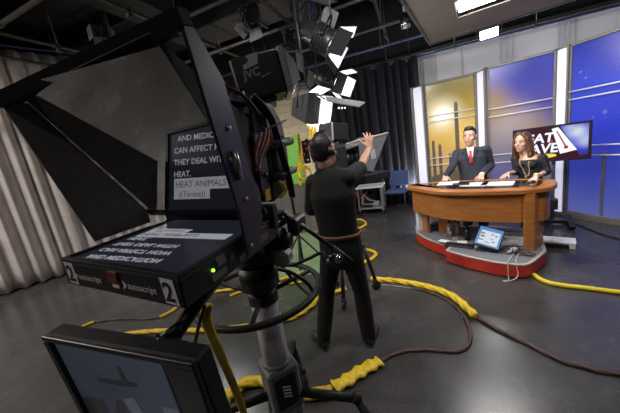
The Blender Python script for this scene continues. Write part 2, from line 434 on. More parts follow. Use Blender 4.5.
def pipe_across(t, s0, s1, z=ZP, m_='pipe', lab='grey steel lighting pipe running across the ceiling grid, parallel to the back wall', grp='cross pipes of the lighting grid'):
    th = thing('lighting_pipe', lab, 'pipe', rm((s0 + s1) / 2, t, z), grp)
    mb = MB(); mb.xf = ROOMM; mb.cyl((s0, -t, z), (s1, -t, z), .026, 12); mb.build('tube', M[m_], th)
    mb = MB(); mb.xf = ROOMM
    n = max(2, int((s1 - s0) / 1.2))
    for i in range(n):
        s = s0 + (i + .5) * (s1 - s0) / n
        mb.cyl((s, -t, z), (s, -t, HC - .28), .009, 8); mb.cyl((s - .025, -t, z), (s + .025, -t, z), .036, 12)
    mb.build('hanger', M['pipe'], th)
def pipe_along(s, t0, t1, z=ZP + .055, m_='pipe', lab='grey steel lighting pipe of the ceiling grid, running towards the back wall', grp='long pipes of the lighting grid'):
    th = thing('lighting_pipe', lab, 'pipe', rm(s, (t0 + t1) / 2, z), grp)
    mb = MB(); mb.xf = ROOMM; mb.cyl((s, -t0, z), (s, -t1, z), .026, 12); mb.build('tube', M[m_], th)
    mb = MB(); mb.xf = ROOMM
    n = max(2, int((t1 - t0) / 1.5))
    for i in range(n):
        t = t0 + (i + .5) * (t1 - t0) / n
        mb.box((s, -t, z - .02), (.07, .05, .12), bev=.008); mb.cyl((s, -t, z), (s, -t, HC - .28), .009, 8)
    mb.build('clamp', M['pipe'], th)
for t, s in ((1.75, -4.9), (3.0, -5.2), (4.2, -5.8), (5.4, -6.0), (6.6, -6.2)): pipe_across(t, s, S1 - .2)
pipe_along(-5.2, 3.0, 9.0)
for s in (-4.4, -2.9, -1.5, -.2, 1.3, 2.8): pipe_along(s, .3, 9.0)
pipe_across(.32, -2.4, S1 - .1, 3.28, 'bpipe', 'blue painted pipe along the top of the white back wall', None)
pipe_across(1.2, -2.4, S1 - .1, 3.45, 'bpipe', 'blue pipe hung a little out from the back wall, above the black curtain', None)

# ------------------------------------------------------------------ curtains
def curtain(name, path, z0, z1, wl, amp, m_, label, seed, droop=0.0, rows=14):
    rnd = random.Random(seed)
    dense = smoothpath(path, 60); mb = MB(); mb.smooth = True
    # resample by arc length
    L = [0]
    for a, b in zip(dense, dense[1:]): L.append(L[-1] + (b - a).length)
    n = int(L[-1] / (wl / 10)); pts = []; j = 0
    for i in range(n + 1):
        d = L[-1] * i / n
        while j < len(L) - 2 and L[j + 1] < d: j += 1
        f = (d - L[j]) / max(1e-9, L[j + 1] - L[j]); pts.append((dense[j].lerp(dense[j + 1], f), (dense[j + 1] - dense[j]).normalized(), d))
    ph = [0]; w = wl
    for i in range(n):
        if i % 10 == 0: w = wl * rnd.uniform(.7, 1.45)
        ph.append(ph[-1] + 2 * pi * (L[-1] / n) / w)
    vs = []
    for r in range(rows + 1):
        u = r / rows
        for i, (p, t, d) in enumerate(pts):
            nn = V((-t.y, t.x, 0)); zz = z0 + (z1 - z0) * u
            if droop: zz -= droop * (1 - abs(sin(ph[i] / 4))) * u
            a = amp * (1 - .35 * u) * (.75 + .25 * sin(d * 1.7 + seed))
            off = a * sin(ph[i] + .35 * sin(u * 2 + d)) + .25 * a * sin(2 * ph[i] + d * 3) + .03 * sin(u * 3 + d * 1.1)
            vs.append(p + nn * off + V((0, 0, zz)))
    w_ = n + 1
    fs = [(r * w_ + i, r * w_ + i + 1, (r + 1) * w_ + i + 1, (r + 1) * w_ + i) for r in range(rows) for i in range(n)]
    mb.add(vs, fs); o = mb.build(name, m_)
    sd = o.modifiers.new('thickness', 'SOLIDIFY'); sd.thickness = .006
    return o
c0 = V((-6.75, 2.6, 0)); 
o = curtain('white_curtain', [c0, (-6.3, 3.75, 0), fl(0, 297), fl(65, 275), (-4.35, 6.15, 0), (-3.3, 7.0, 0)], .03, 4.25, .21, .085, M['curtw'], '', 3)
tag(o, 'tall pleated off-white curtain along the left side of the studio', 'curtain')
o = curtain('black_curtain', [rm(-2.15, .55), rm(-1.5, .60), rm(-.9, .64), rm(-.2, .62), rm(.36, .55)], .02, 3.27, .17, .055, M['curtb'], '', 5, droop=.10)
tag(o, 'tall pleated black curtain left of the news set, behind the blue chair', 'curtain')
# rails
mb = MB(); pts = smoothpath([c0 + V((0, 0, 4.32)), V((-6.3, 3.75, 4.32)), fl(0, 297) + V((0, 0, 4.32)), fl(65, 275) + V((0, 0, 4.32)), (-4.35, 6.15, 4.32), (-3.3, 7.0, 4.32)], 8); mb.tube(pts, .022, 8)
for p in pts[4::9]: mb.cyl(p, p + V((0, 0, HC - .02 - p.z)), .008, 6)
tag(mb.build('curtain_rail', M['bpipe']), 'bent dark rail carrying the off-white curtain', 'rail')
mb = MB(); mb.tube([rm(-2.3, .58, 3.31), rm(.45, .58, 3.31)], .02, 8)
for s in (-2.0, -.9, .2): mb.cyl(rm(s, .58, 3.31), rm(s, .58, HC), .008, 6)
tag(mb.build('curtain_rail', M['steel']), 'straight dark rail carrying the black curtain', 'rail')

# ------------------------------------------------------------------ chroma-key corner
gx, gy = fl(300, 233).x + .25, fl(300, 233).y
th = thing('chroma_flat', 'bright green chroma key flat with grey lower half, seen past the near camera', 'chroma screen', (gx - .6, gy, 0))
MB().box((gx - .75, gy + .04, .52), (1.56, .06, 1.04), bev=.004).build('lower_panel', M['flatgrey'], th)
MB().box((gx - .75, gy + .04, 1.52), (1.56, .05, .96), bev=.004).build('green_panel', M['green'], th)
mb = MB(); mb.box((gx + .055, gy + .03, 1.52), (.05, .09, .96), bev=.004); mb.build('edge_batten', M['woodstrip'], th)
mb = MB()
for x in (gx - 1.3, gx - .2): mb.box((x, gy + .5, .05), (.05, .9, .06)); mb.tube([(x, gy + .08, 1.5), (x, gy + .9, .08)], .02, 6)
mb.build('brace', M['woodstrip'], th)
MB().box((-.30, 4.55, .004), (.75, 2.0, .008)).build('green_floor_mat', M['greenf'])
tag(bpy.data.objects['green_floor_mat'], 'flat green mat on the floor in front of the chroma key flat', 'mat')

# ------------------------------------------------------------------ news set: three back-lit panels between white light columns
ZT = 2.55
def top(x, y): return fl(x, y, ZT)
def V2(p): return V((p.x, p.y, 0))
pA0, pA1 = V2(top(411, 88)), V2(top(424, 84))
pB0, pB1 = V2(top(476, 72)), V2(top(487, 67))
pC0, pC1 = V2(top(556, 49)), V2(top(571, 44))
pD = pC1 + (V2(top(620, 27)) - pC1) * 1.9
def light_column(a, b, label):
    th = thing('light_column', label, 'light column', (a + b) / 2)
    d = (b - a).normalized(); L = (b - a).length; n = V((d.y, -d.x, 0))
    R = Matrix((d, -n, V((0, 0, 1)))).transposed(); c = (a + b) / 2
    MB().box(c - n * .07 + V((0, 0, ZT / 2)), (L, .10, ZT), R, bev=.006).build('housing', M['frame'], th)
    MB().box(c + n * .0 + d * L * -.02 + V((0, 0, ZT / 2 + .02)), (L * .62, .05, ZT - .10), R, bev=.01).build('diffuser', M['coldiff'], th)
    for sg in (-1, 1):
        MB().box(c + n * .012 + d * (sg * L * .44) + V((0, 0, ZT / 2)), (L * .12, .075, ZT), R, bev=.006).build('edge_rail', M['frame'], th)
M['coldiff'] = mat('column_diffuser', (.8, .8, .84), .5, noise=.03, emit=(.72, .75, 1.0), es=.55)
light_column(pA0, pA1, 'white light column at the left end of the news set, beside the black curtain')
light_column(pB0, pB1, 'white light column behind the standing man, right of the yellow desert panel')
light_column(pC0, pC1, 'white light column behind the television, left of the blue city panel')
def set_panel(name, label, a, b, prints, rails, shapes=None, post=None):
    """panel between floor points a,b; local x along the panel, y out of it (towards the desk), z up"""
    th = thing(name, label, 'backdrop', (a + b) / 2); th['_o'] = [0, 0, 0]
    d = (b - a).normalized(); L = (b - a).length; n = V((d.y, -d.x, 0))
    th.rotation_euler = (0, 0, atan2(d.y, d.x)); h = L / 2
    # local +y is behind the panel (d x z = right-hand), so the front is -y
    mb = MB(); mb.box((0, .03, .1 + (ZT - .1) / 2), (L, .03, ZT - .1)); g = mb.build('printed_panel', prints, th)
    if shapes:
        mb = MB(); shapes(mb, h); mb.v = mb.v; o = mb.build('cactus_print', M['cactus'], th)
    mb = MB(); mb.box((0, .015, ZT - .02), (L, .06, .04), bev=.004); mb.box((0, .015, .05), (L + .02, .08, .1), bev=.006); mb.box((-h + .012, .015, ZT / 2), (.024, .06, ZT), bev=.004); mb.box((h - .012, .015, ZT / 2), (.024, .06, ZT), bev=.004)
    if post: mb.box((post, .008, .1 + .45), (.03, .03, .95), bev=.004); 
    mb.build('frame', M['frame'], th)
    for z in rails:
        mb = MB(); mb.tube([(-h + .01, -.03, z), (h - .01, -.03, z)], .011, 8)
        for x in (-h + .03, h - .03): mb.cyl((x, -.03, z), (x, .012, z), .008, 8)
        mb.build('rail', M['white'], th)
    return th, L
Y1, Y2, Y3 = (.42, .24, .05), (.75, .45, .10), (.85, .55, .22)
M['print_desert'] = ramp_print('desert_print', [(0, (.16, .15, .14)), (.25, (.42, .27, .13)), (.42, (.55, .33, .13)), (.62, (.66, .42, .10)), (.8, (.42, .29, .05)), (1, (.20, .15, .04))], lo=0, hi=2.5, es=.72,
                               spots=[(-.14, 1.92, .48, (1, .9, .66), .95), (-.14, 1.92, .24, (1.3, 1.2, 1.1), .95), (.3, 1.5, .5, (.9, .62, .22), .5)])
M['cactus'] = mat('cactus_silhouette', (.11, .085, .06), .4, noise=.2, emit=(.12, .09, .06), es=.35)
def cacti(mb, h):
    def col(x, z0, z1, w):
        pts = [(-w, z0), (w, z0), (w * 1.05, (z0 + z1) / 2), (w * .9, z1 - w * 1.2), (w * .5, z1 - w * .2), (0, z1), (-w * .5, z1 - w * .2), (-w * .9, z1 - w * 1.2), (-w * 1.05, (z0 + z1) / 2)]
        mb.prism(pts, 0, .004, lambda a, b, k: V((x + a, .013 - k, b)))
    for x, z1, w in ((-.335, 1.47, .028), (-.22, 1.38, .03), (.09, 2.12, .034), (.26, 1.62, .024), (-.05, 1.18, .02), (.42, 1.30, .03)): col(x, .1, z1, w)
    mb.prism([(-h + .03, .1), (h - .03, .1), (h - .03, .78), (0, .86), (-h + .03, .74)], 0, .003, lambda a, b, k: V((a, .0135 - k, b)))
set_panel('backdrop_panel', 'yellow desert sunset panel with dark cactus shapes, leftmost panel of the news set', pA1, pB0, M['print_desert'], (1.93, 1.82, 1.12, .98), cacti)
M['print_dusk'] = ramp_print('dusk_print', [(0, (.07, .07, .26)), (.28, (.13, .12, .30)), (.45, (.22, .19, .24)), (.62, (.27, .20, .15)), (.76, (.09, .08, .32)), (1, (.03, .05, .40))], lo=-.2, hi=2.5, rot=.35, es=.68,
                             spots=[(-.15, 1.6, .55, (.45, .38, .42), .6), (-.42, 1.95, .5, (.40, .27, .08), .75), (.1, 2.35, .35, (.02, .03, .25), .4)])
set_panel('backdrop_panel', 'middle panel of the news set, dusk print fading from brown to blue', pB1, pC0, M['print_dusk'], (1.86, 1.73, 1.08, .94))
rs = random.Random(11); SP = []
for i in range(34): SP.append((rs.uniform(-.75, .1), rs.gauss(2.12, .09), rs.uniform(.010, .032), (.5, .5, .9), .75))
for i in range(16): SP.append((rs.uniform(-.75, .2), rs.uniform(1.45, 1.85), rs.uniform(.015, .05), (.45, .28, .7), .5))
M['print_city'] = ramp_print('city_print', [(0, (.10, .12, .36)), (.3, (.035, .05, .36)), (.55, (.03, .045, .46)), (.8, (.04, .06, .48)), (1, (.02, .03, .30))], lo=0, hi=2.5, es=.78, spots=SP)
set_panel('backdrop_panel', 'blue night city panel right of the television, rightmost panel of the news set', pC1, pD, M['print_city'], (1.90, 1.79, 1.12, .98), post=-.05)

# ------------------------------------------------------------------ anchor desk and its riser
ZD, ZR = .90, .17
DU, DN = V((.66, -.751, 0)), V((.751, .66, 0))          # along the desk (to the right), and away from us
front = [fl(413, 187.5, ZD), fl(432, 190.3, ZD), fl(449, 191.3, ZD), fl(468, 191.2, ZD), fl(485, 190.8, ZD), fl(510, 190, ZD), fl(528, 189, ZD)]
front = [V((p.x, p.y, 0)) for p in front]
outline = [front[0] + V((.06, .33, 0)), front[0] + V((-.02, .17, 0))] + front + [V((2.60, 2.86, 0)), V((2.80, 3.0, 0)), V((2.88, 3.18, 0)), V((2.80, 3.36, 0))]
fcurve = smoothpath(outline, 7)
back = smoothpath([V((2.80, 3.36, 0)), V((2.62, 3.58, 0)), V((2.38, 3.83, 0)), V((2.10, 4.08, 0)), outline[0]], 6)[1:-1]
topoly = [(p.x, p.y) for p in fcurve + back]
def inset(poly, d):
    out = []; n = len(poly)
    for i in range(n):
        a, b, c = V(poly[i - 1]), V(poly[i]), V(poly[(i + 1) % n])
        t = (c - a)
        if t.length < 1e-6: out.append(tuple(b)); continue
        t.normalize(); q = b + V((-t.y, t.x)) * d; out.append((q.x, q.y))
    return out
desk = thing('anchor_desk', 'curved cherry wood news desk with black inlaid top, the two presenters behind it', 'desk', (2.2, 3.5, ZR))
mb = MB(); n = len(topoly)
rings = [(inset(topoly, .012), ZD), (topoly, ZD - .012), (topoly, ZD - .05), (inset(topoly, .02), ZD - .062)]
vs = [V((x, y, z)) for pl, z in rings for x, y in pl]
fs = [tuple(range(n)), tuple(range(3 * n, 4 * n))[::-1]] + [(r * n + i, r * n + (i + 1) % n, (r + 1) * n + (i + 1) % n, (r + 1) * n + i) for r in range(3) for i in range(n)]
mb.add(vs, fs); mb.build('desktop', M['wood'], desk)
inl = inset(topoly, .13); mb = MB(); mb.prism(inl, ZD - .004, ZD + .003); mb.build('desktop_inlay', M['topwood'], desk)
# apron: thick curved band set in from the edge
nf = len(fcurve); fr = [(p.x, p.y) for p in fcurve]
ins = inset(topoly, .06)[3:nf - 3]; ins2 = inset(topoly, .095)[3:nf - 3]
mb = MB(); q = len(ins); ZA = .50
vs = [V((x, y, z)) for z in (ZA, ZD - .055) for x, y in ins] + [V((x, y, z)) for z in (ZA, ZD - .055) for x, y in ins2]
fs = []
for i in range(q - 1):
    fs += [(i, i + 1, q + i + 1, q + i), (2 * q + i, 3 * q + i, 3 * q + i + 1, 2 * q + i + 1), (i, 2 * q + i, 2 * q + i + 1, i + 1), (q + i, q + i + 1, 3 * q + i + 1, 3 * q + i)]
fs += [(0, q, 3 * q, 2 * q), (q - 1, 3 * q - 1, 4 * q - 1, 2 * q - 1)]
mb.add(vs, fs); mb.build('apron', M['wood'], desk)
# right pedestal: two joined panels
la, lb, lc = [p + V((.026, .034, 0)) for p in (fl(525, 252.6, ZR), fl(534.5, 253, ZR), fl(543.5, 245.5, ZR))]
mb = MB(); in_ = V((.02, .05, 0))
poly = [(p.x, p.y) for p in (la, lb, lc)] + [(lc.x + .03, lc.y + .22), (lc.x - .01, lc.y + .23), (lc.x - .03, lc.y + .03), (lb.x + .005, lb.y + .045), (la.x + .01, la.y + .04)]
mb.prism(poly, ZR, ZD - .058); mb.build('end_panel', M['wood'], desk, bevel=.004)
# left pedestal
l1 = fl(424.5, 231, ZR); mb = MB(); mb.box(l1 + V((.02, .05, (ZD - .06 - ZR) / 2)), (.05, .34, ZD - .06 - ZR), bev=.004); mb.build('end_panel', M['wood'], desk)
l2 = fl(419.3, 232.5, ZR); mb = MB(); mb.box(V((l2.x + .055, l2.y + .10, ZR + (ZD - .065 - ZR) / 2)), (.07, .10, ZD - .065 - ZR), bev=.006); o = mb.build('end_trim', M['white'], desk); o['label'] = 'white trim post'
bp = [V((1.86, 3.92, 0)), V((2.02, 3.66, 0))]
mb = MB(); mb.slab([bp[0] + V((0, 0, ZR)), bp[1] + V((0, 0, ZR)), bp[1] + V((0, 0, ZD - .06)), bp[0] + V((0, 0, ZD - .06))], .03); mb.build('modesty_panel', M['wood'], desk)
# riser in two steps
rR = [fl(446, 250, ZR), fl(462, 254.7, ZR), fl(480, 258.7, ZR), fl(496, 261.8, ZR), fl(510, 263.6, ZR), fl(520, 264.2, ZR), fl(528, 263.6, ZR), fl(536, 259, ZR), fl(546, 250.5, ZR)]
rR = [(p.x, p.y) for p in rR]
polyR = [tuple(p)[:2] for p in smoothpath([V((x, y, 0)) for x, y in rR], 4)] + [(2.98, 3.42), (2.66, 3.80), (2.2, 4.12), (1.9, 3.55)]
rL = [fl(416.5, 232.5, ZR), fl(425, 237.5, ZR), fl(435, 241.6, ZR), fl(446, 245, ZR)]
rL = [(p.x, p.y) for p in rL]
polyL = [(1.70, 4.42)] + [tuple(p)[:2] for p in smoothpath([V((x, y, 0)) for x, y in rL], 4)] + [(1.90, 3.56), (2.19, 4.11)]
ris = thing('stage_riser', 'low red riser with grey carpet top under the news desk', 'riser', (2.2, 3.4, 0))
for nm, pl in (('right_', polyR), ('left_', polyL)):
    mb = MB(); mb.prism(inset(pl, .012), 0, .02); mb.build('plinth', M['matte'], ris)
    mb = MB(); mb.prism(pl, .018, ZR - .016); mb.build('red_fascia', M['red'], ris)
    mb = MB(); mb.prism(inset(pl, -.004), ZR - .016, ZR - .004); mb.build('cream_edging', M['cream'], ris)
    mb = MB(); mb.prism(inset(pl, .03), ZR - .008, ZR); mb.build('carpet', M['carpet'], ris)

# ------------------------------------------------------------------ television on its stand
SD = (pC0 - pB1).normalized()                                   # along the middle panel
tr = at(592, 139.5, 3.62); TW, TH = .84, .50
tdir = V((SD.x, SD.y, 0)).normalized(); tn = V((tdir.y, -tdir.x, 0))
tc = tr - tdir * TW / 2
tv = thing('television', 'wide black television on a stand showing the heat wave graphic, behind the woman', 'television', (tc.x, tc.y, 0))
R3 = Matrix((tdir, -tn, V((0, 0, 1)))).transposed()
def tvp(x, z, h=0): return tc + tdir * x + V((0, 0, z)) + tn * h
MB().box(tvp(0, 0, -.035), (TW, .06, TH), R3, bev=.012).build('casing', M['black'], tv)
mb = MB(); b = .022
for x in (-1, 1): mb.box(tvp(x * (TW / 2 - b / 2), 0, -.002), (b, .014, TH), R3, bev=.003)
for z in (-1, 1): mb.box(tvp(0, z * (TH / 2 - b / 2), -.002), (TW, .014, b), R3, bev=.003)
mb.build('bezel', M['black'], tv)
def scr_mat(name, col, es): return mat(name, tuple(c * .15 for c in col), .3, emit=col, es=es)
M['tvdark'] = scr_mat('heat_wave_background', (.05, .012, .02), .8)
tvo = V((tc.x, tc.y, 0))
M['tvblue'] = ramp_print('heat_wave_sky', [(0, (.02, .02, .2)), (.4, (.04, .06, .7)), (.7, (.3, .35, .9)), (1, (.05, .08, .6))], lo=tc.z - .3, hi=tc.z + .3, es=.8, dim=True, spots=[(tvp(.28, .13) - tvo, None, .13, (.85, .9, 1), .95), (tvp(.36, .0) - tvo, None, .14, (.7, .78, 1), .8), (tvp(.2, .2) - tvo, None, .1, (.6, .7, 1), .7)])
M['tvwhite'] = scr_mat('heat_wave_white', (.92, .92, .98), .95)
M['tvred'] = scr_mat('heat_wave_red', (.35, .03, .03), .9)
M['tvyel'] = scr_mat('heat_wave_yellow', (.9, .75, .12), .9)
w2, h2 = TW / 2 - b, TH / 2 - b
scr = MB().prism([(-w2, -h2), (w2, -h2), (w2, h2), (-w2, h2)], -.006, .001, tvp).build('screen', M['tvdark'], tv)
tvq = lambda x, z, h=0: tvp(x * w2 / .468, z * h2 / .263, h)
mb = MB(); mb.prism([(.12, .26), (.455, .26), (.455, -.2), (.37, -.23), (.30, -.08)], .001, .0016, tvq); o = mb.build('sky_graphic', M['tvblue'], scr)
mb = MB(); text_mesh(mb, 'HEAT', .205, lambda x, y, h: tvq(-.465 + x * 1.0, .035 + y, h + .002), shear=.12, bold=.006); text_mesh(mb, 'WAVE', .205, lambda x, y, h: tvq(-.465 + x * .98, -.135 + y, h + .002), shear=.12, bold=.006); mb.build('heat_wave_lettering', M['tvwhite'], scr)
mb = MB(); mb.prism([(.02, .235), (.10, .25), (.33, -.13), (.13, -.175)], .0032, .0042, tvq); mb.build('thermometer_graphic', M['tvwhite'], scr)
mb = MB(); mb.prism([(.075, .19), (.09, .193), (.205, -.06), (.185, -.065)], .0044, .005, tvq); mb.prism([(.20 + .026 * cos(a), -.075 + .026 * sin(a)) for a in [2 * pi * i / 16 for i in range(16)]], .0044, .005, tvq); mb.prism([(.02, .07), (.05, .06), (.03, .0), (.0, .01)], .0022, .003, tvq); mb.build('mercury_graphic', M['tvred'], scr)
mb = MB(); mb.prism([(-.06 + .15 * cos(a) , -.19 + .035 * sin(a)) for a in [2 * pi * i / 24 for i in range(24)]], .002, .003, tvq)
mb.build('yellow_strip_graphic', M['tvyel'], scr)
ft = fl(537, 222); ft = V((tc.x + .02, tc.y + .05, 0)) - tn * .10
mb = MB()
for s in (-.07, .07): mb.cyl(ft + tdir * s + V((0, 0, .05)), ft + tdir * s + V((0, 0, tc.z + .12)), .024, 14)
mb.build('pole', M['silver'], tv)
MB().box(ft + tn * .03 + V((0, 0, tc.z)), (.34, .06, .3), R3, bev=.01).build('mount_plate', M['charcoal'], tv)
mb = MB()
mb.box(ft + V((0, 0, .05)), (.62, .10, .06), R3, bev=.01)
for s in (-.27, .27): mb.box(ft + tdir * s + V((0, 0, .045)), (.07, .56, .05), R3, bev=.01)
mb.build('base', M['black'], tv)
mb = MB()
for s in (-.27, .27):
    for q in (-.25, .25): mb.cyl(ft + tdir * s + tn * q + V((0, 0, 0)), ft + tdir * s + tn * q + V((0, 0, .03)), .022, 10)
mb.build('caster', M['rubber'], tv)
MB().box(ft + V((0, 0, .32)), (.26, .12, .16), R3, bev=.01).build('shelf_box', M['charcoal'], tv)

# ------------------------------------------------------------------ things on and around the desk
def paper(px, py, w, h, rot, label, z=ZD + .0035, group=None):
    c = fl(px, py, z); R = Matrix.Rotation(rot, 3, 'Z'); mb = MB()
    for i in range(3): mb.box(V((c.x + .004 * i, c.y + .003 * i, z + .0012 + i * .0022)), (w, h, .0018), R @ Matrix.Rotation(.04 * i, 3, 'Z'))
    return tag(mb.build('script_pages', M['paper']), label, 'papers', group)
paper(448, 183.6, .26, .21, -.7, 'white script pages on the desk in front of the standing man, under his right hand')
paper(474, 184.6, .30, .21, -.85, 'white script pages in the middle of the desk, below the man\'s left hand')
paper(497, 183.9, .34, .22, -.8, 'white script pages on the desk in front of the woman')
c = fl(461, 185.3, ZD); mb = MB(); mb.box(c + V((0, 0, .015)), (.20, .13, .022), Matrix.Rotation(-.6, 3, 'Z'), bev=.006); o = mb.build('tablet', M['black']); tag(o, 'small black tablet lying on the desk between the script pages', 'tablet')
o['_o'] = [0, 0, 0]; MB().box(c + V((0, 0, .0266)), (.18, .11, .001), Matrix.Rotation(-.6, 3, 'Z')).build('glass', M['topwood'], o)
# monitor under the desk, leaning back
def monitor(root_label, TL, TR, BL, th_, scr_m, name='computer_monitor', cat='monitor', z0=ZR):
    x = (TR - TL); W = x.length; x.normalize(); y = (TL - BL); y -= x * y.dot(x); H = y.length; y.normalize(); nn = x.cross(y)
    c = (TR + BL) / 2; c = TL + x * W / 2 - y * H / 2
    t = thing(name, root_label, cat, V((c.x, c.y, z0 if z0 is not None else c.z)))
    F = lambda a, b_, h: c + x * a + y * b_ + nn * h
    R = Matrix((x, y, nn)).transposed()
    MB().box(F(0, 0, -th_ / 2), (W, H, th_), R, bev=.006).build('casing', M['black'], t)
    s = MB().box(F(0, 0, .0005), (W * .92, H * .88, .002), R).build('screen', scr_m, t)
    return t, s, F, W, H
M['pcblue'] = scr_mat('desktop_blue', (.12, .3, .62), .75)
M['pcwhite'] = scr_mat('web_page', (.72, .78, .84), .8)
M['pcgrey'] = scr_mat('page_blocks', (.22, .3, .38), .7)
TL, TR, BL = at(480.5, 224.3, 3.46), at(505.8, 230.8, 3.30), at(473.5, 243.5, 3.33)
t, s, F, W, H = monitor('small flat monitor with a bright web page leaning on the riser under the desk', TL, TR, BL, .03, M['pcblue'])
mb = MB(); mb.prism([(-W * .36, -H * .38), (W * .38, -H * .38), (W * .38, H * .27), (-W * .36, H * .27)], .0018, .0022, F); mb.build('page', M['pcwhite'], s)
mb = MB()
for (x, y, a, b2) in ((-.3, .12, .2, .08), (-.25, -.02, .16, .1), (-.3, -.2, .22, .06), (.1, .14, .1, .05), (.25, .1, .08, .08), (.12, -.08, .12, .03), (.2, -.2, .1, .06), (-.02, -.28, .2, .04)):
    mb.box(F(x * W, y * H, .0028), (a * W, b2 * H, .0006), Matrix(((F(1, 0, 0) - F(0, 0, 0)), (F(0, 1, 0) - F(0, 0, 0)), (F(0, 0, 1) - F(0, 0, 0)))).transposed())
mb.build('page_blocks', M['pcgrey'], s)
low = F(0, -H / 2, -.10); mb = MB(); mb.box(V((low.x + .05, low.y + .04, ZR + .01)), (.2, .16, .02), Matrix.Rotation(-.8, 3, 'Z'), bev=.006); mb.tube([F(0, -.02, -.02), F(0, -.05, -.10), V((low.x + .05, low.y + .04, ZR + .02))], .018, 8); mb.build('stand', M['black'], t)
# clutter on the riser
c = fl(436, 229.5, ZR); mb = MB(); mb.smooth = True
for (dx, dy, r) in ((0, 0, (.13, .09, .055)), (.09, -.05, (.09, .07, .045)), (-.07, .03, (.08, .08, .05)), (.03, .04, (.1, .06, .06))): mb.sph(c + V((dx, dy, r[2] * .9)), r, 14, 8)
tag(mb.build('soft_bag', M['bag']), 'crumpled navy bag on the riser at the left end under the desk', 'bag')
for i, (px, py, m_, lab) in enumerate(((450, 236.5, 'silver', 'silver flask standing under the desk beside the navy bag'), (456.5, 235, 'lgrey', 'pale bottle standing under the desk right of the silver flask'), (467.5, 240, 'black', 'dark bottle standing under the desk left of the leaning monitor'))):
    c = fl(px, py, ZR); mb = MB(); mb.cyl(c, c + V((0, 0, .17)), .035, 14); mb.cyl(c + V((0, 0, .17)), c + V((0, 0, .2)), .035, 14, .016); o = tag(mb.build('bottle', M[m_]), lab, 'bottle'); o['_o'] = [0, 0, 0]
    MB().cyl(c + V((0, 0, .2)), c + V((0, 0, .235)), .018, 12).build('cap', M['black'], o)
c = fl(444, 241.2, ZR); tag(MB().box(c + V((0, 0, .004)), (.13, .09, .006), Matrix.Rotation(-.9, 3, 'Z')).build('paper_sheet', M['paper']), 'white sheet on the carpet at the step of the riser', 'paper')
c = fl(462, 242.3, ZR); tag(MB().box(c + V((0, 0, .004)), (.12, .09, .006), Matrix.Rotation(-.5, 3, 'Z')).build('paper_sheet', M['paper']), 'white sheet on the carpet behind the black keyboard', 'paper')
c = fl(459, 246, ZR); kb = tag(MB().box(c + V((0, 0, .012)), (.33, .12, .02), Matrix.Rotation(-.75, 3, 'Z'), bev=.006).build('keyboard', M['black']), 'black keyboard lying on the grey carpet of the riser', 'keyboard'); kb['_o'] = [0, 0, 0]
mb = MB(); R = Matrix.Rotation(-.75, 3, 'Z')
for i in range(14):
    for j in range(4): mb.box(c + R @ V((-.145 + i * .0223, -.042 + j * .026, .0245)), (.017, .02, .005), R)
kk = mb.build('keys', M['charcoal'], kb)
c = fl(478.5, 247.5, ZR); mb = MB(); mb.prism([(-.04, 0), (.04, 0), (.0, .075)], -.02, .02, lambda a, b_, h: c + V((a * .66 + h * .75, -a * .75 + h * .66, b_))); tag(mb.build('place_card', M['paper']), 'small white tent card standing left of the leaning monitor', 'card')
c = fl(514, 252.5, ZR); mb = MB(); mb.box(c + V((0, 0, .03)), (.07, .05, .05), Matrix.Rotation(.4, 3, 'Z'), bev=.01); ad = tag(mb.build('power_adapter', M['white']), 'small white power adapter among cables on the riser', 'adapter'); ad['_o'] = [0, 0, 0]
MB().cyl(c + V((-.045, -.02, .03)), c + V((-.09, -.03, .03)), .016, 10).build('plug', M['wcab'], ad)
c = fl(515, 241.5, ZR); R = Matrix.Rotation(-.6, 3, 'Z')
for i, (w, h, z, lab) in enumerate(((.36, .26, .045, 'lower white paper stack on the riser under the right end of the desk'), (.3, .22, .04, 'upper white paper stack under the right end of the desk'))):
    z0 = ZR + (0 if i == 0 else .046); mb = MB()
    for j in range(5): mb.box(V((c.x + .006 * (j % 2), c.y + .005 * (j % 3), z0 + z / 10 + j * z / 5)), (w, h, z / 5 - .001), R @ Matrix.Rotation(.03 * (j % 3), 3, 'Z'))
    tag(mb.build('paper_stack', M['paper']), lab, 'paper stack')
rnd = random.Random(4)
for i, (px, py, lab) in enumerate(((510, 252, 'tangle of dark thin cables on the riser right of the leaning monitor'), (523, 255, 'loose dark cable loop at the right end of the riser'))):
    c = fl(px, py, ZR); pts = []
    for j in range(13): pts.append(c + V((.11 * cos(j * 1.3 + i) * rnd.uniform(.5, 1.2), .08 * sin(j * 1.3) * rnd.uniform(.5, 1.2), .008 + .03 * rnd.random() + (.04 if j % 4 == 2 else 0))))
    tag(MB().tube(smoothpath(pts, 5), .0045, 6).build('loose_cable', M['rubber']), lab, 'cable')
c = fl(514, 254, ZR); e = fl(508, 263.2, ZR)
out = V((-.55, -.8, 0)).normalized()
pts = smoothpath([c + V((0, 0, .01)), V((e.x, e.y, ZR + .012)), V((e.x, e.y, ZR)) + out * .03, V((e.x, e.y, .05)) + out * .05, V((e.x, e.y, .008)) + out * .07, fl(503, 281, .008), fl(508.5, 281.5, .008), V((e.x + .08, e.y - .03, .05)) + out * .06, V((e.x + .07, e.y - .02, ZR + .012)), fl(519, 253, ZR + .012)], 6)
tag(MB().tube(pts, .005, 6).build('hanging_cable', M['wcab']), 'thin pale cable hanging in a loop over the red riser edge', 'cable')
